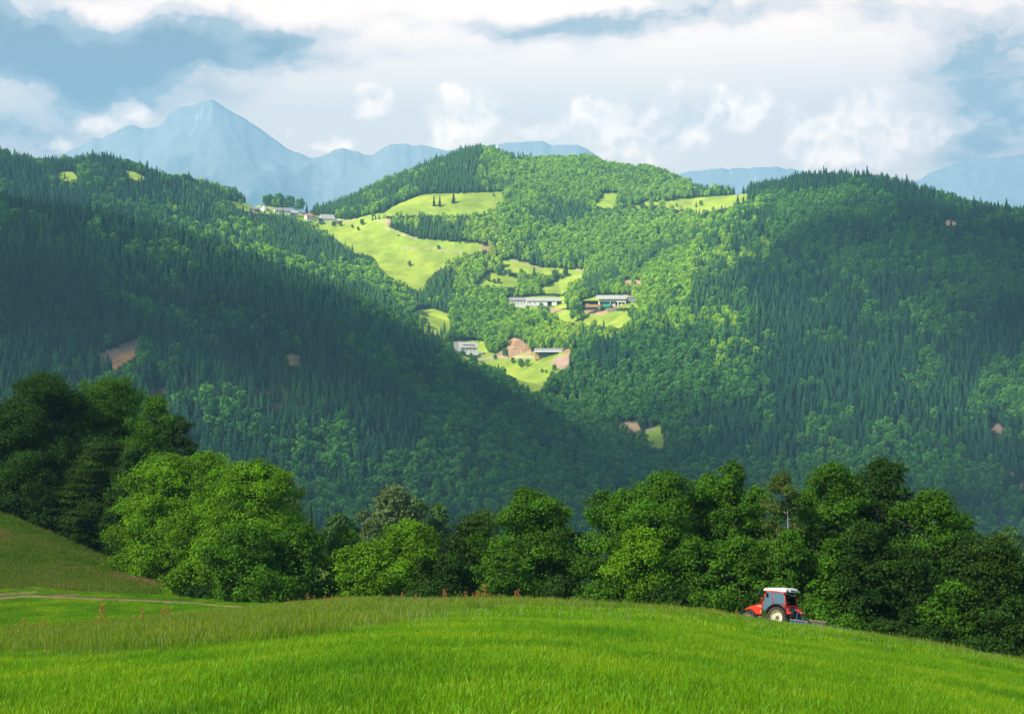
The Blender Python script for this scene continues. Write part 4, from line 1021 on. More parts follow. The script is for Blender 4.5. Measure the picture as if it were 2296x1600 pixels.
# ---- pale seed heads and a few white dandelion clocks standing out of the tall grass
M_SEED = material("pale_seed_heads", (.50,.46,.30), .9, trans=.3)
def seed_stalk(rg_):
    mb = MB(); H = 1.0; mb.tube([(0,0,0),(.03,.02,.6),(.09,.05,H)], .006, 4, r2=.003)
    for i in range(9): t = .74+.26*i/8; s_ = .018*(1.3-t)+.004; c = np.array([.09*t**2, .05*t**2, t*H]); a = rg_.uniform(0, 6.28); mb.add([c+np.array([-s_*math.cos(a), -s_*math.sin(a), 0]), c+np.array([0,0,-s_*1.5]), c+np.array([s_*math.cos(a), s_*math.sin(a), 0]), c+np.array([0,0,s_*2])], [(0,1,2,3)])
    me = bpy.data.meshes.new('seed_stalk'); me.from_pydata(mb.v, [], mb.f); me.materials.append(M_SEED); return bpy.data.objects.new('seed_stalk', me)
sc_ = bpy.data.collections.new("seed_kinds")
for i in range(3): sc_.objects.link(seed_stalk(rg))
xs, ys, zs, us, vs_ = pts(38, 112, .62); ks = (vs_ < tall_edge(us)+10+3*jit(xs, ys)) & (ys < crest_d(us)+10) & ~hidden(xs, ys, zs); n_ = int(ks.sum())
o = scatter("seed_heads", sc_, np.stack([xs, ys, zs], -1)[ks], np.stack([rg.normal(0, .08, n_), rg.normal(0, .08, n_), rg.uniform(0, 6.28, n_)], -1), (rg.uniform(.32, .62, n_)[:, None]*np.ones((1, 3))), rg.randint(0, 3, n_))
tag(o, "pale seed heads rising out of the tall grass along the brow", "grass", kind="stuff")
# ---- dock stalks, each one a plant of its own
M_DOCK = material("dock_rust", (.46,.17,.05), .8, noise_amt=.3, noise_scale=20, trans=.2)
def dock_mesh(seed):
    rg_ = np.random.RandomState(seed); mb = MB(); H = 1.0
    mb.tube([(0, 0, 0), (.01, .01, .5), (rg_.uniform(-.05, .05), 0, H)], .008, 5, r2=.004)
    for i in range(64):
        t = rg_.uniform(.38, 1); sp_ = .075*(1.15-t)+.018; c = np.array([rg_.normal(0, sp_), rg_.normal(0, sp_), t*H]); s_ = rg_.uniform(.014, .03); a = rg_.uniform(0, 6.28)
        mb.add([c+np.array([-s_*math.cos(a), -s_*math.sin(a), 0]), c+np.array([0, 0, -s_]), c+np.array([s_*math.cos(a), s_*math.sin(a), 0]), c+np.array([0, 0, s_*1.6])], [(0, 1, 2, 3)])
    me = bpy.data.meshes.new('dock_plant'); me.from_pydata(mb.v, [], mb.f); me.materials.append(M_DOCK); return me
DM = [dock_mesh(i) for i in range(6)]
DOCK = [(728,1366,1,'a'),(744,1362,1,'a'),(757,1364,.9,'a'),(773,1366,.8,'a'),(788,1364,.8,'a'),(880,1356,.8,'b'),(901,1356,1,'b'),(931,1352,1,'b'),(939,1354,.8,'b'),(982,1352,.8,'c'),(994,1352,1.3,'c'),(998,1353,1.1,'c'),(1027,1350,.9,'c'),(1043,1350,1.1,'c'),(1046,1351,.9,'c'),
        (1062,1348,1.0,'d'),(1068,1348,1.2,'d'),(1074,1348,1.1,'d'),(1080,1348,1.0,'d'),(1086,1347,1.6,'d'),(1092,1348,.9,'d'),(1097,1347,1,'d'),(1107,1346,.9,'d'),(1119,1346,1.0,'d'),(1127,1345,.9,'d'),(1149,1344,.8,'e'),(1157,1344,1.3,'e'),(1161,1344,1.4,'e'),(1165,1343,.9,'e'),(1178,1343,.9,'e'),(1187,1343,.8,'e'),(1280,1346,.9,'e'),(1317,1348,.8,'e'),(1396,1354,.7,'e'),(1459,1362,.8,'e'),
        (27,1422,.8,'f'),(52,1418,1.1,'f'),(57,1420,.8,'f'),(71,1420,.8,'f'),(85,1420,.8,'f'),(99,1416,1.1,'f'),(216,1414,1.0,'g'),(226,1412,1.8,'g'),(237,1414,1.0,'g'),(254,1412,.8,'g'),(302,1408,.9,'g'),(319,1406,1.3,'g'),(362,1402,1.1,'g'),(371,1402,1.3,'g'),(377,1402,1.1,'g'),(645,1376,1.0,'h'),(671,1374,.8,'h'),(688,1372,1.3,'h'),(706,1370,1.0,'h'),
        (1617,1382,.8,'i'),(1650,1386,.9,'i'),(1656,1386,.9,'i'),(1670,1388,.8,'i'),(1809,1406,1.2,'j'),(1800,1404,.8,'j'),(1556,1374,.7,'i'),(1590,1378,.7,'i')]
DL = {'a': "rust red dock stalk where the tall grass meets the end of the track", 'b': "rust red dock stalk in front of the broad low maple", 'c': "rust red dock stalk between the broad maple and the dark olive tree",
      'd': "rust red dock stalk in the thick cluster below the dark olive tree", 'e': "rust red dock stalk on the brow in front of the pointed maple and beyond", 'f': "rust red dock stalk at the far left end of the tall grass",
      'g': "rust red dock stalk in the dark tall grass left of centre", 'h': "rust red dock stalk beside the right end of the dirt track", 'i': "rust orange dock stalk in the grass just left of the tractor", 'j': "orange dock stalk sticking up behind the blue box"}
for i, (u, vb, s_, g_) in enumerate(DOCK):
    d = float(crest_d(u))-(4 if g_ not in 'j' else -3) if g_ != 'h' else 97
    x = d*(u-UC)/F; o = bpy.data.objects.new('dock_plant', DM[i % 6]); link(o); o.location = (x, d, ground(x, d)-.05); o.rotation_euler = (rg.uniform(-.06, .06), rg.uniform(-.08, .08), rg.uniform(0, 6)); s2 = s_*.85
    o.scale = (s2*1.1, s2*1.1, s2); tag(o, DL[g_], "dock plant", "dock stalks " + {'a':"by the track end",'b':"before the broad maple",'c':"left of the cluster",'d':"in the cluster",'e':"along the brow",'f':"at the far left",'g':"left of centre",'h':"beside the track",'i':"left of the tractor",'j':"behind the blue box"}[g_])
# ================================================================= FARM BUILDINGS
M_WHITE = material("white_render", (.80,.78,.74), .9, noise_amt=.05, noise_scale=.3)
M_ROOF = material("grey_roof", (.30,.28,.27), .8, noise_amt=.15, noise_scale=.4)
M_ROOFP = material("pale_roof", (.46,.43,.40), .8, noise_amt=.12, noise_scale=.3)
M_RED = material("red_tile_roof", (.45,.13,.06), .8, noise_amt=.2, noise_scale=.5)
M_WOOD = material("barn_wood", (.28,.17,.09), .85, noise_amt=.3, noise_scale=.6)
M_OWOOD = material("golden_wood", (.52,.28,.10), .8, noise_amt=.25, noise_scale=.6)
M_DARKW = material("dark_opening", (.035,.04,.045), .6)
M_GLASSW = material("window_glass", (.06,.08,.10), .15, spec=.8)
M_CONC = material("concrete", (.45,.43,.40), .9, noise_amt=.12, noise_scale=.5)
M_GREENBIN = material("green_paint", (.05,.38,.22), .5)
M_BLUETARP = material("blue_plastic", (.08,.28,.55), .5)
M_METALR = material("bright_metal_roof", (.72,.73,.74), .45, noise_amt=.06, noise_scale=.3)
M_STONE = material("rough_stone", (.38,.35,.31), .95, noise_amt=.35, noise_scale=.8)
def facing(p, turn):    # building frame: local -y looks at the camera, turned by 'turn'
    return math.atan2(-p.x, p.y)*1.0+turn
def gable(mb, x0, x1, y0, y1, ze, zr, over=.8, th=.35):
    """roof slab pair, ridge along x"""
    ym = (y0+y1)/2; s_ = (zr-ze)/(ym-y0); a, b = y0-over, y1+over; za = ze-s_*over
    mb.prism([(0,0)], 0, 0) if False else None
    for (ya, yb, sgn) in ((a, ym, 1), (b, ym, -1)):
        mb.add([(x0-over, ya, za), (x1+over, ya, za), (x1+over, ym, zr), (x0-over, ym, zr), (x0-over, ya, za+th), (x1+over, ya, za+th), (x1+over, ym, zr+th), (x0-over, ym, zr+th)],
               [(0,3,2,1),(4,5,6,7),(0,1,5,4),(1,2,6,5),(2,3,7,6),(3,0,4,7)])
def house_walls(mb, x0, x1, y0, y1, zb, ze, zr):
    ym = (y0+y1)/2
    mb.add([(x0,y0,zb),(x1,y0,zb),(x1,y1,zb),(x0,y1,zb),(x0,y0,ze),(x1,y0,ze),(x1,y1,ze),(x0,y1,ze),(x0,ym,zr-.05),(x1,ym,zr-.05)],
           [(0,3,2,1),(0,1,5,4),(2,3,7,6),(1,2,6,9,5),(3,0,4,8,7),(4,5,9,8),(7,8,9,6)])
def window(root, x, y, z, w, h, face='f', door=False):
    mb = MB(); t = .10
    if face == 'f': mb.box(x-w/2-t, x+w/2+t, y-.08, y+.1, z-t, z+h+t)
    else: mb.box(x-.1, x+.08, y-w/2-t, y+w/2+t, z-t, z+h+t)
    f = mb.build('door' if door else 'window', M_OWOOD if door else M_WHITE, root)
    m2 = MB()
    if face == 'f': m2.box(x-w/2, x+w/2, y-.13, y-.05, z, z+h)
    else: m2.box(x+.05, x+.13, y-w/2, y+w/2, z, z+h)
    m2.build('panel' if door else 'pane', M_WOOD if door else M_GLASSW, f)
def simple_house(u, v, w, dp, he, hr, turn, label, wall=None, roof=None, name='farmhouse', cat='house', wins=3, rows=1, chimney=True, dz=0, group=None, dormer=False):
    p = at(u, v); root = empty(name, (p.x, p.y, p.z+dz), rz=facing(p, turn))
    mb = MB(); house_walls(mb, -w/2, w/2, -dp/2, dp/2, -7, he, hr); mb.build('wall', wall or M_WHITE, root)
    mb = MB(); gable(mb, -w/2, w/2, -dp/2, dp/2, he, hr); rf = mb.build('roof', roof or M_ROOF, root)
    if chimney:
        mb = MB(); mb.box(w*.15, w*.15+.9, -.4, .5, hr-1, hr+1.3); mb.build('chimney', M_CONC, rf)
    if dormer:
        for k in (-1, 0, 1):
            mb = MB(); y_ = -dp*.30; z_ = he+(hr-he)*.42; house_walls(mb, k*w*.24-.8, k*w*.24+.8, y_-1.0, y_+1.4, z_-1, z_+.8, z_+1.4); mb.build('dormer', M_WHITE, rf)
    for r in range(rows):
        for k in range(wins):
            window(root, -w/2+w*(k+.5)/wins, -dp/2, he-2.3-2.9*r, 1.3, 1.4)
    window(root, w/2, 0, he-2.2, 1.3, 1.4, face='s'); window(root, -w*.36, -dp/2, he-5.0 if rows > 1 else he-2.6, 1.3, 2.2, door=True) if rows > 1 else None
    tag(root, label, cat, group); return root
# saddle hamlet
GS = "houses strung along the saddle"
simple_house(573, 473, 13, 8, 3.2, 6.6, .35, "small grey roofed hay barn left of the saddle hamlet", wall=M_WOOD, name='barn', cat='barn', chimney=False, group=GS, wins=1)
simple_house(561, 477, 14, 5, 2.2, 3.2, .1, "low open shed just below the small hay barn", wall=M_WOOD, name='shed', cat='shed', chimney=False, group=GS, roof=M_ROOFP, wins=2)
simple_house(592, 471, 9, 11, 4.0, 9.0, 1.15, "little gabled house with a steep pale roof beside the grove", group=GS, roof=M_ROOFP, wins=2, rows=1)
simple_house(632, 478, 30, 12, 4.2, 10.0, .28, "long grey roofed barn with a white gable on the saddle", name='barn', cat='barn', chimney=False, group=GS, wins=4)
simple_house(655, 481, 20, 10, 3.2, 7.6, .28, "lower pale roofed wing barn at the right end of the long barn", name='barn', cat='barn', chimney=False, group=GS, roof=M_ROOFP, wins=2, wall=M_CONC)
simple_house(693, 493, 15, 11, 7.0, 12.0, .45, "red roofed house with a row of dormers on the saddle", roof=M_RED, rows=2, group=GS, dormer=True)
simple_house(733, 497, 27, 14, 5.5, 13.5, .30, "big pale roofed white farmhouse at the lowest point of the saddle", roof=M_ROOFP, rows=1, wins=5, group=GS)
simple_house(719, 499, 10, 9, 4.0, 8.0, .9, "white annex with a reddish roof left of the big saddle farmhouse", roof=M_RED, group=GS, wins=1, chimney=False)
simple_house(766, 498, 26, 5, 2.4, 3.4, .05, "long low open shed right of the big saddle farmhouse", wall=M_WOOD, name='shed', cat='shed', chimney=False, group=GS, roof=M_ROOFP, wins=5)
# the hotel-like white house above the lower field
p = at(1048, 797); H0 = empty('guest_house', (p.x, p.y, p.z), rz=facing(p, .30))
mb = MB(); house_walls(mb, -13, 13, -6, 7, -9, 12.5, 19.0); mb.build('wall', M_WHITE, H0)
mb = MB(); gable(mb, -13, 13, -6, 7, 12.5, 19.0, 1.2); rf = mb.build('roof', M_ROOFP, H0)
mb = MB(); mb.box(-8, 7, -5.6, -1.5, 13.3, 15.6); mb.build('dormer', M_WHITE, rf)
mb = MB(); mb.box(-9, 8, -6.2, -1.0, 15.7, 16.1); mb.build('dormer_roof', M_ROOF, rf)
mb = MB(); mb.box(5, 6.2, .2, 1.4, 18, 20.6); mb.build('chimney', M_RED, rf)
for r in range(2):
    for k in range(4): window(H0, -7.5+k*5.2, -6, 9.2-3.6*r, 1.1, 1.7)
for k in range(2):
    window(H0, 13, -2+k*4, 9.5, 1.3, 1.6, 's'); window(H0, 13, -1.5+k*3, 13.4, 1.1, 1.4, 's')
mb = MB(); house_walls(mb, -23, -13.05, -5, 10, -9, 8.2, 18.5); mb.build('side_wing', M_WHITE, H0)
mb = MB(); gable(mb, -23, -13.4, -5, 10, 8.2, 19.6, 1.5); w_ = mb.build('side_roof', M_ROOF, H0)
mb = MB(); mb.box(-24, 13, -9.5, -6.1, 4.3, 4.7); mb.build('balcony', M_ROOFP, H0)
mb = MB(); mb.box(-23, -3, -8.6, -6.15, -4, 3.0); mb.build('timber_cladding', M_OWOOD, H0)
mb = MB(); house_walls(mb, -6, 11, -15, -9.6, -8, 1.8, 4.6); mb.build('porch', M_CONC, H0)
mb = MB(); gable(mb, -6, 11, -15, -9.6, 1.8, 4.6, 1.0); mb.build('porch_roof', M_ROOFP, H0)
for k in range(3): window(H0, -3.5+k*5.2, -15, -3.5, 3.0, 3.2, door=(k == 1))
mb = MB(); mb.box(13.2, 21, -6, 3, 6.6, 7.0); mb.box(13.2, 21, -6, -5.7, 3.6, 5.2); mb.box(20.6, 21, -6, -5.6, -8, 6.6); mb.box(16.8, 17.2, -6, -5.6, -8, 6.6); mb.build('terrace', M_WHITE, H0)
mb = MB(); mb.box(13.2, 20.5, -3, 3, -8, 3.2); mb.build('terrace_room', M_CONC, H0)
tag(H0, "tall white guest house with timber ground floor above the lower field", "guest house")
# shed beside the mound
p = at(1231, 796); H1 = empty('timber_shed', (p.x, p.y, p.z), rz=facing(p, -.03))
mb = MB(); mb.box(-17, 17, -4, 5, -6, 5.2); mb.build('wall', material("slate_green_boards", (.10,.15,.15), .8, noise_amt=.3, noise_scale=.7), H1)
mb = MB(); mb.box(-19, -13, -5.5, 0, -6, 5.2); mb.build('plank_stack', M_OWOOD, H1)
mb = MB(); mb.box(8, 18.5, -5.4, -4.05, -6, 4.6); mb.build('log_wall', M_WOOD, H1)
mb = MB(); gable(mb, -19, 19, -6, 5, 5.4, 9.2, 1.0); mb.build('roof', M_ROOF, H1)
mb = MB(); mb.add([(-20,-9.5,4.4),(21,-9.5,4.4),(21,-6.4,5.5),(-20,-6.4,5.5),(-20,-9.5,4.7),(21,-9.5,4.7),(21,-6.4,5.8),(-20,-6.4,5.8)], [(0,3,2,1),(4,5,6,7),(0,1,5,4),(1,2,6,5),(2,3,7,6),(3,0,4,7)]); mb.build('canopy', M_METALR, H1)
tag(H1, "long dark timber shed with a bright metal canopy right of the bare mound", "shed")
# long white farm
p = at(1213, 690); H2 = empty('farm_building', (p.x, p.y, p.z), rz=facing(p, .0))
mb = MB(); mb.box(-21, 10, -4, 8, 3, 10.5); mb.build('upper_wall', M_WHITE, H2)
mb = MB(); mb.box(-6, 25, -6.5, 8, -7, 2.6); mb.build('lower_wall', M_WHITE, H2)
mb = MB(); mb.add([(-24,-5.5,10.8),(29,-5.5,10.8),(29,8,16.2),(-24,8,16.2),(-24,-5.5,11.2),(29,-5.5,11.2),(29,8,16.6),(-24,8,16.6)], [(0,3,2,1),(4,5,6,7),(0,1,5,4),(1,2,6,5),(2,3,7,6),(3,0,4,7)]); mb.build('roof', M_ROOFP, H2)
mb = MB(); mb.box(-24, -22, 0, 8, 2, 13.5); mb.box(27, 29, 2, 8, -2, 12.5); mb.build('end_wall', M_WHITE, H2)
mb = MB(); mb.box(17, 25, -4, 4, 3, 10.6); mb.build('stair_tower', M_WHITE, H2)
mb = MB(); mb.box(10.1, 30, 0, 7.5, 3, 10.4); mb.build('open_loft', M_DARKW, H2)
mb = MB(); mb.box(-8, 33, -8.5, 8.1, 2.65, 3.0); mb.build('deck', M_ROOF, H2)
mb = MB(); mb.box(33, 40, 0, 7, 3, 10.5); mb.build('side_block', M_WHITE, H2)
for k in range(3): window(H2, -17.5+k*8, -4, 6.6, 3.0, 1.1)
for k in range(7): window(H2, -3+k*4.1, -6.5, -3.2, 3.0, 4.0, door=False)
tag(H2, "long white farm building with a pale roof and a row of white garage doors", "farm building")
simple_house(1161, 686, 26, 11, 6.0, 10.5, .12, "white house with dormers left of the long white farm building", rows=2, wins=5, dormer=True, dz=3)
mbh = None
# open machine shed on the right
p = at(1382, 687); H3 = empty('machine_shed', (p.x, p.y, p.z), rz=facing(p, .0))
mb = MB(); mb.box(-25, 13, 3, 8, -5, 10.5); mb.build('back_wall', M_DARKW, H3)
for k, x_ in enumerate((-25, -9, 1.5, 12, 21.8, 31.5)):
    mb = MB(); mb.box(x_, x_+(1.6 if k in (0, 2, 3, 5) else 1.0), -2.5, -1.3, -5, 6.6); mb.build('post', M_WHITE, H3)
mb = MB(); mb.box(-25, 0, -2.6, -1.2, 6.65, 10.3); mb.box(.05, 13.5, -3.2, -1.8, 6.0, 10.3); mb.build('front_wall', M_WHITE, H3)
mb = MB(); mb.box(13.6, 33.5, -1.6, 6, 6.65, 12.5); mb.build('side_loft', material("grey_boards", (.25,.30,.33), .8, noise_amt=.2, noise_scale=.6), H3)
mb = MB(); mb.box(13.6, 33, 3, 6, -5, 6.6); mb.build('side_bay', M_DARKW, H3)
mb = MB(); mb.add([(-29,-5.5,10.4),(15,-5.5,10.4),(15,6,15.8),(-29,6,15.8),(-29,-5.5,10.9),(15,-5.5,10.9),(15,6,16.3),(-29,6,16.3)], [(0,3,2,1),(4,5,6,7),(0,1,5,4),(1,2,6,5),(2,3,7,6),(3,0,4,7)]); mb.build('roof', M_ROOFP, H3)
mb = MB(); mb.box(13, 34.5, -2.2, 6.5, 12.6, 13.3); mb.build('side_roof', M_ROOF, H3)
mb = MB(); mb.box(-53, -26, -1, 6, 8.0, 8.5); mb.build('lean_to_roof', M_DARKW, H3)
mb = MB(); mb.box(-50, -26, 4, 6, -5, 7.9); mb.build('lean_to_wall', M_DARKW, H3)
tag(H3, "open fronted machine shed with white posts and a pale roof on the right farm", "shed")
def local(root, x, y, z):
    c, s_ = math.cos(root.rotation_euler[2]), math.sin(root.rotation_euler[2]); return (root.location.x+c*x-s_*y, root.location.y+s_*x+c*y, root.location.z+z)
def pile(name, root, x, y, r, h, mat, label, cat, seed):
    rg_ = np.random.RandomState(seed); V = []; n = 18; m = 7
    for i in range(m+1):
        t = i/m
        for k in range(n): w = 6.283*k/n; q = r*(1-t)**.8*(1+.15*rg_.uniform(-1, 1)); V.append((q*math.cos(w), q*math.sin(w)*.7, h*(1-(1-t)**1.6)-.8*(i == 0)))
    mb = MB(); mb.smooth = True; mb.add(V, [(i*n+k, i*n+(k+1) % n, (i+1)*n+(k+1) % n, (i+1)*n+k) for i in range(m) for k in range(n)]); o = mb.build(name, mat); o.location = local(root, x, y, -1.0); tag(o, label, cat)
M_SAND = material("sandy_heap", (.50,.38,.26), .95, noise_amt=.2, noise_scale=.8)
pile('sand_heap', H3, -3, -1, 5, 5.5, M_SAND, "pale sand heap under the left bay of the machine shed", "sand heap", 1)
pile('sand_heap', H3, 8, 0, 5, 6.5, M_SAND, "taller sand heap under the middle bay of the machine shed", "sand heap", 2)
mb = MB(); mb.prism([(-6,4.2),(6,4.2),(4.8,0),(-4.8,0)], -1.5, 1.5); mb.prism([(-6.2,4.5),(6.2,4.5),(6.2,4.2),(-6.2,4.2)], -1.7, 1.7); o = mb.build('skip_container', M_GREENBIN); o.location = local(H3, -14.5, -6, -.6); o.rotation_euler[2] = H3.rotation_euler[2]; tag(o, "green skip container in front of the machine shed", "container")
mb = MB(); mb.box(-11, 11, -1, 1, 0, 3.2); mb.box(-10.6, -6, -1.2, 1.2, 3.2, 4.6); mb.box(-5.5, 10, -.9, .9, 3.25, 3.7); o = mb.build('timber_stack', M_OWOOD); o.location = local(H3, -33, -5, -.8); o.rotation_euler[2] = H3.rotation_euler[2]; tag(o, "golden timber stack left of the green skip", "timber stack")
mb = MB(); mb.box(-2, 2, -1.5, 1.5, 0, 3.2); mb.prism([(-2.2,3.2),(2.2,3.2),(0,4.2)], -1.6, 1.6); o = mb.build('blue_cabin', M_BLUETARP); o.location = local(H3, 36.5, -3, -1); o.rotation_euler[2] = H3.rotation_euler[2]; tag(o, "small bright blue cabin at the right end of the machine shed", "cabin")
mb = MB(); mb.smooth = True; mb.tube([(-3.4,0,2.2),(-3,0,2.2),(3,0,2.2),(3.4,0,2.2)], [1.0,1.9,1.9,1.0], 14); mb.smooth = False; mb.box(-2.4,-1.8,-1.2,1.2,0,1.2); mb.box(1.8,2.4,-1.2,1.2,0,1.2); o = mb.build('slurry_tank', M_METALR); o.location = local(H3, 28, -6, -1); o.rotation_euler[2] = H3.rotation_euler[2]; tag(o, "pale round tank parked under the right bay of the machine shed", "tank")
p = at(1342, 693)
mb = MB(); rgq = np.random.RandomState(5)
for k in range(26):
    for j in range(3): mb.box(-14+k*1.1, -13+k*1.1-.06, -.6+rgq.uniform(-.12, .12), .8, -1+j*1.3, .25+j*1.3-rgq.uniform(0, .12))
o = mb.build('stone_wall', M_STONE); q = at(1382, 693); o.location = (q.x, q.y-1, q.z-1.5); tag(o, "rough stone retaining wall below the machine shed", "wall")
# bare mound: an earth face dug into the slope
p = at(1165, 797); rgm = np.random.RandomState(3); V = []; n, m = 40, 12
for i in range(n+1):
    s_ = i/n; x = -17+42*s_; hh = (17*math.exp(-(abs(s_-.36)/.40)**3)+5)*smooth(np.array(s_), 0, .10)*(1-smooth(np.array(s_), .93, 1.0))
    for j in range(m+1):
        t = j/m; V.append((x*(1-.08*t)+rgm.uniform(-.3, .3), 8*t+3*math.sin(3*s_)+rgm.uniform(-.5, .5), -2+float(hh)*t**.85+rgm.uniform(-.4, .4)*(t < .98)))
i0 = len(V)
mb = MB(); mb.add(V, [(i*(m+1)+j, (i+1)*(m+1)+j, (i+1)*(m+1)+j+1, i*(m+1)+j+1) for i in range(n) for j in range(m)]); mb.add([(v[0], v[1]+14, v[2]-4) for v in V[m::m+1]]+[V[k] for k in range(m, len(V), m+1)], [(k, k+1, n+1+k+1, n+1+k) for k in range(n)])
o = mb.build('earth_mound', material("dug_earth", (.50,.31,.18), .95, noise_amt=.25, noise_scale=.25)); o.location = (p.x, p.y+2, p.z); tag(o, "big tan earth mound between the guest house and the long timber shed", "earth mound")
# chapel on the top of the central hill
p = at(1116, 341, 2800, 3300); CH = empty('chapel', (p.x, p.y-4, p.z+9), rz=.2)
mb = MB(); mb.box(-3, 3, -3, 3, -14, 5); mb.build('tower', M_WHITE, CH)
mb = MB(); mb.smooth = True
mb.tube([(0,0,5),(0,0,6.5),(0,0,8),(0,0,9),(0,0,10.6),(0,0,12.2),(0,0,15.5)], [4.0,3.4,1.7,1.4,2.0,1.2,.1], 12); mb.build('spire', M_METALR, CH)
mb = MB(); house_walls(mb, 3.05, 14, -4, 4, -14, -1, 3); mb.build('nave', M_WHITE, CH); mb = MB(); gable(mb, 3.6, 14, -4, 4, -1, 3, .6); mb.build('roof', M_ROOF, CH)
window(CH, 0, -3, 0, 1.2, 2.2)
tag(CH, "white chapel tower with a pale onion spire on top of the central hill", "chapel")
p = at(1268, 607)
mb = MB(); mb.tube([(0,0,0),(0,0,9)], .22, 6); mb.box(-1.2, 1.2, -.1, .1, 8.2, 8.5)
pole0 = mb.build('utility_pole', M_WOOD)
for k, (u, v, lb) in enumerate([(1140,812,"wooden utility pole on the slope below the bare mound"),(1078,802,"wooden utility pole beside the guest house yard"),(907,565,"wooden utility pole low on the wide sunlit slope"),(872,548,"wooden utility pole left on the wide sunlit slope"),(977,552,"wooden utility pole near the path on the wide slope")]):
    o = pole0 if k == 0 else pole0.copy()
    if k: COL.objects.link(o)
    q = at(u, v); o.location = (q.x, q.y, q.z-.3); tag(o, lb, "utility pole", "utility poles on the slopes")
mb = MB(); mb.prism([(-1.3,0),(1.3,0),(1.0,6),(.9,16),(-.9,16),(-1.0,6)], -1, 1); mb.prism([(-1.2,16),(1.2,16),(0,19)], -1.2, 1.2)
q = at(811, 492, 2700, 3200); o = mb.build('wayside_shrine', M_WHITE); o.location = (q.x, q.y, q.z-1); o.scale = (1, 1, .62); tag(o, "slim white wayside pillar at the edge of the saddle meadow", "pillar")

# ================================================================= TRACTOR
M_TRED = material("tractor_red", (.72,.045,.012), .32, spec=.5)
M_TRDK = material("faded_red", (.55,.05,.02), .45)
M_TBLK = material("black_plastic", (.022,.024,.026), .5)
M_TGREY = material("cast_grey", (.10,.10,.10), .6, noise_amt=.3, noise_scale=6)
M_RUB = material("tyre_rubber", (.055,.045,.036), .9, noise_amt=.45, noise_scale=9)
M_RIM = material("cream_rim", (.66,.62,.42), .5, noise_amt=.12, noise_scale=6)
M_ROOFW = material("cab_roof_white", (.78,.74,.66), .45, noise_amt=.06, noise_scale=3)
M_BLUE = material("implement_blue", (.018,.05,.15), .5, noise_amt=.2, noise_scale=5)
M_RUST = material("rusty_steel", (.075,.055,.05), .8, noise_amt=.45, noise_scale=6)
M_RUSTE = material("worn_edge", (.40,.28,.20), .7, noise_amt=.3, noise_scale=9)
M_ORL = material("orange_lamp", (.85,.18,.02), .3); M_REDL = material("red_lamp", (.6,.02,.01), .3)
M_WLAMP = material("clear_lamp", (.85,.86,.85), .15); M_PLATE = material("plate_white", (.82,.83,.84), .4); M_PBLUE = material("plate_blue", (.03,.08,.42), .4); M_INK = material("plate_ink", (.015,.015,.02), .5)
M_BROWN = material("brown_pipe", (.16,.075,.04), .6)
M_TGLASS = bpy.data.materials.new("cab_glass"); M_TGLASS.use_nodes = True
_nt = M_TGLASS.node_tree; _b = _nt.nodes['Principled BSDF']; _b.inputs['Base Color'].default_value = (.30,.42,.38,1); _b.inputs['Roughness'].default_value = .04
_t = _nt.nodes.new('ShaderNodeBsdfTransparent'); _t.inputs[0].default_value = (.50,.62,.57,1); _g = _nt.nodes.new('ShaderNodeBsdfGlossy'); _g.inputs['Roughness'].default_value = .03; _g.inputs[0].default_value = (1,.93,.82,1)
_f = _nt.nodes.new('ShaderNodeFresnel'); _f.inputs[0].default_value = 1.9; _m = _nt.nodes.new('ShaderNodeMixShader')
_a = _nt.nodes.new('ShaderNodeMath'); _a.operation = 'MULTIPLY_ADD'; _a.inputs[1].default_value = 1.0; _a.inputs[2].default_value = .5; _a.use_clamp = True
_nt.links.new(_f.outputs[0], _a.inputs[0]); _nt.links.new(_a.outputs[0], _m.inputs[0]); _nt.links.new(_t.outputs[0], _m.inputs[1]); _nt.links.new(_g.outputs[0], _m.inputs[2]); _nt.links.new(_m.outputs[0], _nt.nodes['Material Output'].inputs[0]); _nt.nodes.remove(_b)
# x forward, y to the driver's left, z up; origin on the ground under the rear axle
dT = 90.5; uT = 1758; gx_ = dT*(uT-UC)/F; TZ = ground(gx_, dT)
HEAD = R(137)
from mathutils import Matrix
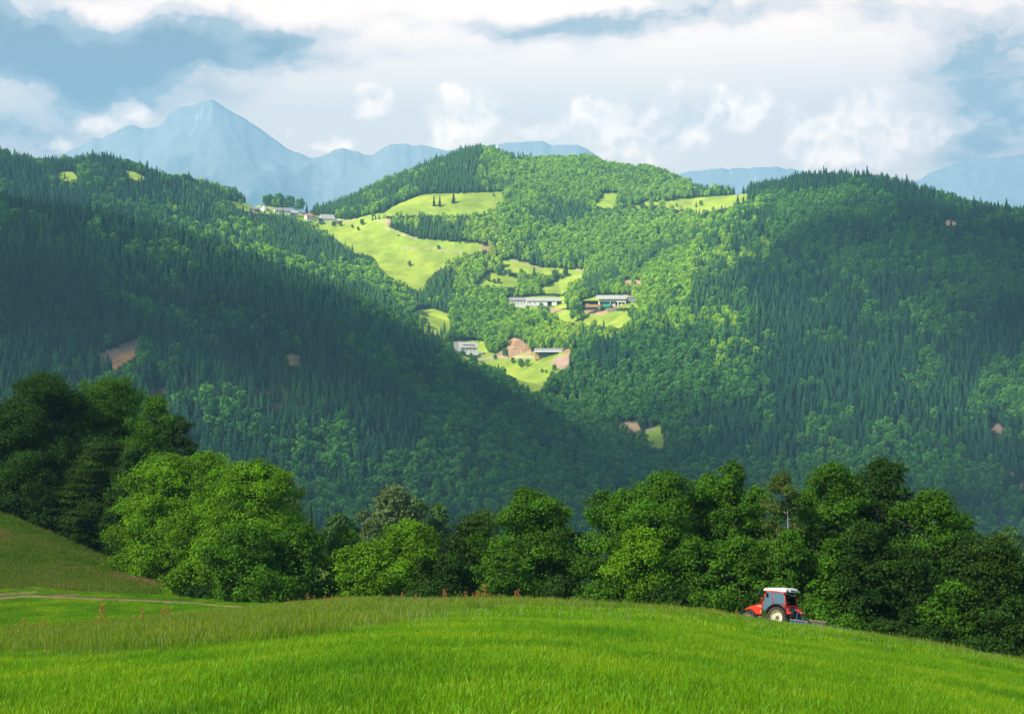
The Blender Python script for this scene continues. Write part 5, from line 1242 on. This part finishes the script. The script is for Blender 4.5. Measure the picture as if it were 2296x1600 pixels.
# it stands on ground that falls away from the camera and a little to the right
def stand(o): o.rotation_euler = (Matrix.Rotation(R(2.5), 3, 'Y') @ Matrix.Rotation(R(-10.5), 3, 'X') @ Matrix.Rotation(HEAD, 3, 'Z')).to_euler()
T = empty('tractor', (gx_, dT, TZ+.02)); stand(T)
def wheel(x, y, r, wd, rimr, lugs, label=None):
    w = empty('wheel', (x, y, r)); w.parent = T
    if label: w['label'] = label
    sg = 1 if y > 0 else -1
    mb = MB(); mb.smooth = True
    mb.lathe([(rimr, -wd*.42), (rimr+.05, -wd*.48), (r*.86, -wd*.5), (r*.945, -wd*.44), (r*.955, 0), (r*.945, wd*.44), (r*.86, wd*.5), (rimr+.05, wd*.48), (rimr, wd*.42)], 0, 0, 0, 40)
    mb.smooth = False
    for k in range(lugs):
        for s_ in (-1, 1):
            a0 = 2*math.pi*(k+(0 if s_ > 0 else .5))/lugs; pts_ = []
            for (da, yy) in ((0, .02), (.26/lugs*6.28*.9, .5), (.26/lugs*6.28*.9+.075, .5), (.085, .02)):
                pts_.append((a0+da, yy*wd*s_))
            vs = [(rr*math.cos(a), yy, rr*math.sin(a)) for rr in (r*.93, r) for (a, yy) in pts_]
            mb.add(vs, [(0,1,2,3),(4,7,6,5),(0,4,5,1),(1,5,6,2),(2,6,7,3),(3,7,4,0)])
            a1, a2 = a0+.26/lugs*6.28*.9, a0+.26/lugs*6.28*.9+.075; ye = wd*.5*s_; yo = wd*.515*s_
            mb.add([(r*math.cos(a1), ye, r*math.sin(a1)), (r*math.cos(a2), ye, r*math.sin(a2)), (r*.82*math.cos(a2), ye, r*.82*math.sin(a2)), (r*.82*math.cos(a1), ye, r*.82*math.sin(a1)),
                    (r*.99*math.cos(a1), yo, r*.99*math.sin(a1)), (r*.99*math.cos(a2), yo, r*.99*math.sin(a2)), (r*.83*math.cos(a2), yo, r*.83*math.sin(a2)), (r*.83*math.cos(a1), yo, r*.83*math.sin(a1))],
                   [(4,5,6,7),(0,4,7,3),(1,2,6,5),(0,1,5,4),(3,7,6,2)])
    mb.build('tyre', M_RUB, w)
    mb = MB(); mb.smooth = True
    mb.lathe([(rimr+.01, .47*wd*sg), (rimr+.03, .45*wd*sg), (rimr-.02, .36*wd*sg), (rimr*.86, .10*wd*sg), (rimr*.6, .02*wd*sg), (rimr*.34, .12*wd*sg), (.0, .12*wd*sg)], 0, 0, 0, 32)
    mb.lathe([(rimr+.02, -.46*wd*sg), (rimr-.02, -.3*wd*sg), (rimr*.8, .06*wd*sg)], 0, 0, 0, 32); mb.build('rim', M_RIM, w)
    mb = MB(); mb.lathe([(rimr*.30, .13*wd*sg), (rimr*.26, .24*wd*sg), (0, .26*wd*sg)], 0, 0, 0, 14)
    for k in range(8): a = k*math.pi/4; mb.box(rimr*.44*math.cos(a)-.02, rimr*.44*math.cos(a)+.02, min(.04*wd*sg, .16*wd*sg), max(.04*wd*sg, .16*wd*sg), rimr*.44*math.sin(a)-.02, rimr*.44*math.sin(a)+.02)
    mb.build('hub', M_TGREY, w)
wheel(0, .74, .70, .42, .42, 20); wheel(0, -.74, .70, .42, .42, 20)
wheel(2.22, .72, .50, .30, .28, 16); wheel(2.22, -.72, .50, .30, .28, 16)
mb = MB()
mb.box(-.35, 1.3, -.24, .24, .45, 1.0); mb.box(1.3, 2.75, -.22, .22, .50, .82); mb.box(-.1, .1, -.62, .62, .60, .80); mb.box(2.14, 2.30, -.62, .62, .42, .56); mb.box(2.6, 2.92, -.30, .30, .50, .80); mb.tube([(.9,-.5,.62),(1.6,-.5,.62)], .17, 10); mb.tube([(.95,.5,.62),(1.55,.5,.62)], .14, 10)
mb.build('chassis', M_TGREY, T, bevel=.02)
# bonnet
mb = MB(); mb.smooth = False
prof = [(1.22,1.02),(1.22,1.50),(1.6,1.47),(2.0,1.41),(2.35,1.32),(2.62,1.20),(2.78,1.05),(2.82,.92),(2.70,.92),(2.66,1.02),(2.52,1.14),(2.30,1.16),(2.05,1.05),(1.98,.90),(1.80,.84),(1.5,.84)]
mb.prism(prof, .27, .37); mb.prism(prof, -.37, -.27)
top = [(1.22,1.44),(1.22,1.52),(1.6,1.49),(2.0,1.43),(2.35,1.34),(2.62,1.22),(2.80,1.05),(2.84,.86),(2.76,.86),(2.72,1.0),(2.56,1.14),(2.3,1.24),(1.9,1.34)]
mb.prism(top, -.30, .30); mb.build('bonnet', M_TRED, T, bevel=.025)
mb = MB(); mb.box(1.24, 2.68, -.25, .25, .80, 1.14); mb.prism([(1.24,1.14),(1.24,1.40),(2.2,1.28),(2.6,1.12)], -.25, .25); mb.build('engine_block', M_TBLK, T)
mb = MB(); mb.prism([(2.02,1.0),(2.30,1.14),(2.50,1.12),(2.66,.98),(2.70,.80),(1.98,.80)], .255, .30); mb.prism([(2.02,1.0),(2.30,1.14),(2.50,1.12),(2.66,.98),(2.70,.80),(1.98,.80)], -.30, -.255); mb.build('side_grille', M_TBLK, T)
for s_ in (-1, 1):
    mb = MB(); mb.tube([(2.79, s_*.14, 1.0), (2.86, s_*.14, .98)], .075, 10); mb.build('headlight', M_WLAMP, T)
# front mudguards
for s_ in (-1, 1):
    mb = MB(); mb.smooth = True; V = []; n = 14
    for k in range(n+1):
        a = R(12)+R(158)*k/n; V += [(2.22+.60*math.cos(a), s_*.54, .50+.60*math.sin(a)), (2.22+.60*math.cos(a), s_*.90, .50+.60*math.sin(a)), (2.22+.565*math.cos(a), s_*.90, .50+.565*math.sin(a)), (2.22+.565*math.cos(a), s_*.54, .50+.565*math.sin(a))]
    mb.add(V, [(4*k+j, 4*k+(j+1) % 4, 4*k+4+(j+1) % 4, 4*k+4+j) for k in range(n) for j in range(4)]); mb.build('front_mudguard', M_TBLK, T)
# rear mudguards: red inner shell, black outer lip
def arc_shell(cx, cz, r0, r1, y0, y1, a0, a1, n=16):
    mb = MB(); mb.smooth = True; V = []
    for k in range(n+1):
        a = a0+(a1-a0)*k/n; V += [(cx+r1*math.cos(a), y0, cz+r1*math.sin(a)), (cx+r1*math.cos(a), y1, cz+r1*math.sin(a)), (cx+r0*math.cos(a), y1, cz+r0*math.sin(a)), (cx+r0*math.cos(a), y0, cz+r0*math.sin(a))]
    mb.add(V, [(4*k+j, 4*k+(j+1) % 4, 4*k+4+(j+1) % 4, 4*k+4+j) for k in range(n) for j in range(4)]+[(0,1,2,3), (4*n+3,4*n+2,4*n+1,4*n)]); return mb
for s_ in (-1, 1):
    f_ = arc_shell(0, .70, .80, .86, s_*.50, s_*.84, R(18), R(150))
    f_.smooth = False; f_.prism([(-.74,1.13),(-.60,1.36),(-.30,1.52),(.0,1.56),(.35,1.46),(.35,1.2),(-.1,1.30),(-.5,1.1)], s_*.46, s_*.50)
    f_.prism([(-.76,1.12),(-.92,1.02),(-.92,.92),(-.66,1.0)], min(s_*.5, s_*.84), max(s_*.5, s_*.84))
    f_.build('rear_mudguard', M_TRED, T)
    arc_shell(0, .70, .79, .875, s_*.84, s_*.95, R(12), R(140)).build('mudguard_lip', M_TBLK, T)
    mb = MB(); mb.box(-.80, -.70, s_*.68-.07, s_*.68+.07, 1.22, 1.36); mb.build('bracket', M_TBLK, T)
    mb = MB(); mb.box(-.83, -.80, s_*.68-.10, s_*.68, 1.22, 1.34); mb.build('tail_light', M_ORL, T); mb = MB(); mb.box(-.83, -.80, s_*.68, s_*.68+.10, 1.22, 1.34); mb.build('tail_light', M_REDL, T)
# cab frame
def bar(pts_, r=.045): 
    mb = MB(); mb.smooth = True; mb.tube(pts_, r, 8); return mb
for s_ in (-1, 1):
    y_ = s_*.66
    mb = bar([(1.28, s_*.60, 1.02), (1.22, y_, 1.5), (.98, y_*.96, 2.22), (.90, y_*.95, 2.31), (.5, y_*.95, 2.33), (-.22, y_*.95, 2.29), (-.40, y_*.95, 2.20), (-.46, y_*.97, 2.0), (-.56, y_, 1.40)], .052); mb.build('cab_frame', M_TRED, T)
    mb = bar([(.42, y_, 1.50), (.40, y_*.96, 2.30)], .030); mb.build('door_pillar', M_TRDK, T)
    mb = bar([(1.28, s_*.60, 1.05), (1.26, s_*.62, .60), (.92, s_*.64, .56), (.80, s_*.66, 1.05)], .035); mb.build('step_frame', M_TBLK, T)
    mb = MB(); mb.prism([(1.25,1.05),(1.20,1.5),(.97,2.20),(.90,2.27),(.44,2.29),(.45,1.52),(.80,1.30),(.90,1.0),(.90,.62),(1.24,.62)], min(y_, y_-s_*.012), max(y_, y_-s_*.012)); mb.build('door_glass', M_TGLASS, T)
    mb = MB(); mb.prism([(.38,2.29),(-.22,2.25),(-.38,2.17),(-.43,2.0),(-.52,1.45),(-.1,1.56),(.38,1.52)], min(y_, y_-s_*.012), max(y_, y_-s_*.012)); mb.build('quarter_window', M_TGLASS, T)
    mb = bar([(1.30, s_*.70, 1.48), (1.34, s_*.76, 1.55), (1.20, s_*.76, 1.86), (1.12, s_*.70, 1.94)], .018); mb.build('grab_rail', M_TRED, T)
    mb = bar([(.92, s_*.62, 2.24), (1.10, s_*.98, 2.30), (1.12, s_*1.12, 2.28)], .022); mb.box(1.10, 1.16, s_*1.12-.09, s_*1.12+.09, 1.94, 2.26); mb.build('mirror', M_TBLK, T)
mb = MB(); mb.box(1.16, 1.20, .26, .34, .62, 1.30); mb.build('side_panel', M_BROWN, T)
mb = bar([(-.56, -.66, 1.42), (-.56, .66, 1.42)], .045); mb.build('rear_sill', M_TRED, T)
mb = bar([(-.42, -.62, 2.20), (-.42, .62, 2.20)], .04); mb.build('rear_header', M_TBLK, T)
mb = MB(); mb.add([(1.24,-.60,1.5),(1.24,.60,1.5),(1.0,.60,2.22),(1.0,-.60,2.22)], [(0,1,2,3)]); mb.build('windscreen', M_TGLASS, T)
mb = MB(); mb.add([(-.44,-.60,2.22),(-.44,.60,2.22),(-1.10,.60,2.05),(-1.10,-.60,2.05),(-.44,-.60,2.235),(-.44,.60,2.235),(-1.10,.60,2.065),(-1.10,-.60,2.065)], [(0,3,2,1),(4,5,6,7),(0,1,5,4),(1,2,6,5),(2,3,7,6),(3,0,4,7)]); mb.build('raised_rear_window', M_TGLASS, T)
mb = bar([(-.48,.45,1.9), (-.95,.5,2.09)], .012); mb.build('gas_strut', M_TBLK, T)
# roof
mb = MB(); n = 0
mb.prism([(1.12,2.34),(1.14,2.44),(1.02,2.52),(.4,2.555),(-.25,2.575),(-.52,2.53),(-.60,2.40),(-.56,2.27),(-.30,2.29),(.3,2.34)], -.70, .70); mb.build('roof', M_ROOFW, T, bevel=.05)
mb = MB(); mb.box(-.625, -.56, -.30, .30, 2.30, 2.46); mb.build('light_panel', M_ROOFW, T)
for y_, sz in ((.62, .06), (-.62, .06)):
    mb = MB(); mb.tube([(-.56, y_, 2.36), (-.68, y_, 2.36)], .07, 12); w_ = mb.build('work_light', M_TBLK, T); m2 = MB(); m2.tube([(-.681, y_, 2.36), (-.69, y_, 2.36)], .06, 12); m2.build('lens', M_WLAMP, w_)
mb = MB(); mb.box(-.645, -.63, -.27, .27, 2.315, 2.445); pl = mb.build('number_plate', M_PLATE, T)
mb = MB(); mb.box(-.650, -.6455, .215, .268, 2.317, 2.443); mb.build('plate_band', M_PBLUE, pl)
def text_mesh(name, body, size, mat, parent, loc, rot, bold=0.0):
    cu = bpy.data.curves.new(name, 'FONT'); cu.body = body; cu.size = size; cu.align_x = 'CENTER'; cu.align_y = 'CENTER'; cu.offset = bold; cu.extrude = .001
    tmp = bpy.data.objects.new(name, cu); COL.objects.link(tmp); dg_ = bpy.context.evaluated_depsgraph_get(); me = bpy.data.meshes.new_from_object(tmp.evaluated_get(dg_)); bpy.data.objects.remove(tmp)
    me.materials.clear(); me.materials.append(mat); o = bpy.data.objects.new(name, me); link(o, parent); o.location = loc; o.rotation_euler = rot; return o
text_mesh('plate_lettering', "KR\u00b7N-76", .125, M_INK, pl, (-.652, -.02, 2.38), (R(90), 0, R(-90)), .002)
text_mesh('bonnet_lettering', "Lindner", .13, M_PLATE, T, (1.55, .372, 1.36), (R(90), R(3), R(180)), .002)
mb = MB(); mb.box(1.35, 1.52, .371, .376, 1.0, 1.10); mb.build('badge', M_PLATE, T)
# inside the cab
mb = MB(); mb.box(-.15, .30, -.24, .24, 1.18, 1.32); mb.box(-.22, -.10, -.24, .24, 1.30, 1.80); mb.box(-.19, -.11, -.13, .13, 1.82, 1.98); mb.box(-.05, .2, -.15, .15, .98, 1.18); mb.build('seat', M_TBLK, T, bevel=.03)
mb = MB(); mb.box(-.54, 1.2, -.58, .58, .96, 1.0); mb.box(.95, 1.2, -.32, .32, 1.0, 1.48); mb.tube([(.95,0,1.45),(.78,0,1.60)], .03, 8); mb.build('dashboard', M_TBLK, T)
mb = MB(); pts_ = [(.76+.10*math.sin(a)*.4, .19*math.cos(a), 1.60+.19*math.sin(a)*.55) for a in np.linspace(0, 6.283, 17)]; mb.tube(pts_, .015, 6, cap=False); mb.build('steering_wheel', M_TBLK, T)
mb = bar([(-.52, .52, 1.45), (-.52, .52, 1.66), (-.52, .24, 1.66), (-.48, .20, 1.45)], .016); mb.build('rear_rail', M_TRED, T)
# rear linkage
mb = MB(); mb.box(-.55, -.30, -.34, .34, .72, 1.32); mb.box(-.60,-.52,-.16,.16,1.0,1.36)
for s_ in (-1, 1): mb.tube([(-.35, s_*.30, .55), (-1.05, s_*.42, .42)], .035, 6); mb.tube([(-.45, s_*.30, 1.05), (-.80, s_*.38, .48)], .022, 6)
mb.tube([(-.52, 0, .95), (-1.02, 0, .86)], .03, 6); mb.build('rear_linkage', M_TGREY, T)
mb = MB(); mb.box(-.60,-.53,-.42,-.32,1.16,1.30); mb.build('socket_box', M_WLAMP, T)
mb = bar([(-.54,.30,1.3),(-.66,.26,1.1),(-.58,.2,.9)], .015); mb.build('hose', M_TBLK, T)
tag(T, "red tractor with white cab roof and raised rear window on the meadow brow", "tractor")
# blue tipping box behind it
BX = empty('transport_box', (gx_, dT, TZ+.13)); stand(BX)
def bpart(nm, mt, f): mb = MB(); f(mb); return mb.build(nm, mt, BX)
bpart('floor', M_RUST, lambda m: m.box(-2.32, -1.15, -1.05, 1.05, .08, .13))
bpart('front_panel', M_RUST, lambda m: m.box(-1.19, -1.15, -1.08, 1.08, .13, .50))
bpart('front_rail', M_BLUE, lambda m: m.box(-1.148, -1.10, -1.08, 1.08, .08, .50))
for s_ in (-1, 1):
    bpart('side_panel', M_RUST, lambda m: m.prism([(-2.40,.10),(-1.195,.10),(-1.195,.50),(-2.40,.42)], min(s_*1.05, s_*1.09), max(s_*1.05, s_*1.09)))
    bpart('side_face', M_BLUE, lambda m: m.prism([(-2.40,.10),(-1.10,.10),(-1.10,.495),(-2.40,.415)], min(s_*1.093, s_*1.12), max(s_*1.093, s_*1.12)))
    bpart('rim_edge', M_RUSTE, lambda m: m.prism([(-2.42,.425),(-1.10,.505),(-1.10,.535),(-2.42,.455)], min(s_*1.03, s_*1.13), max(s_*1.03, s_*1.13)))
    bpart('hitch_leg', M_BLUE, lambda m: m.tube([(-1.10, s_*.42, .30), (-1.02, s_*.07, .94)], .042, 6))
    bpart('hitch_stay', M_BLUE, lambda m: m.tube([(-1.02, s_*.06, .92), (-1.30, s_*.62, .50)], .035, 6))
bpart('top_edge', M_RUSTE, lambda m: m.box(-1.22, -1.10, -1.02, 1.02, .505, .535))
bpart('hitch_head', M_BLUE, lambda m: m.box(-1.08, -.98, -.10, .10, .84, .98))
tag(BX, "low blue tipping box with rusty rims hitched behind the tractor", "transport box")
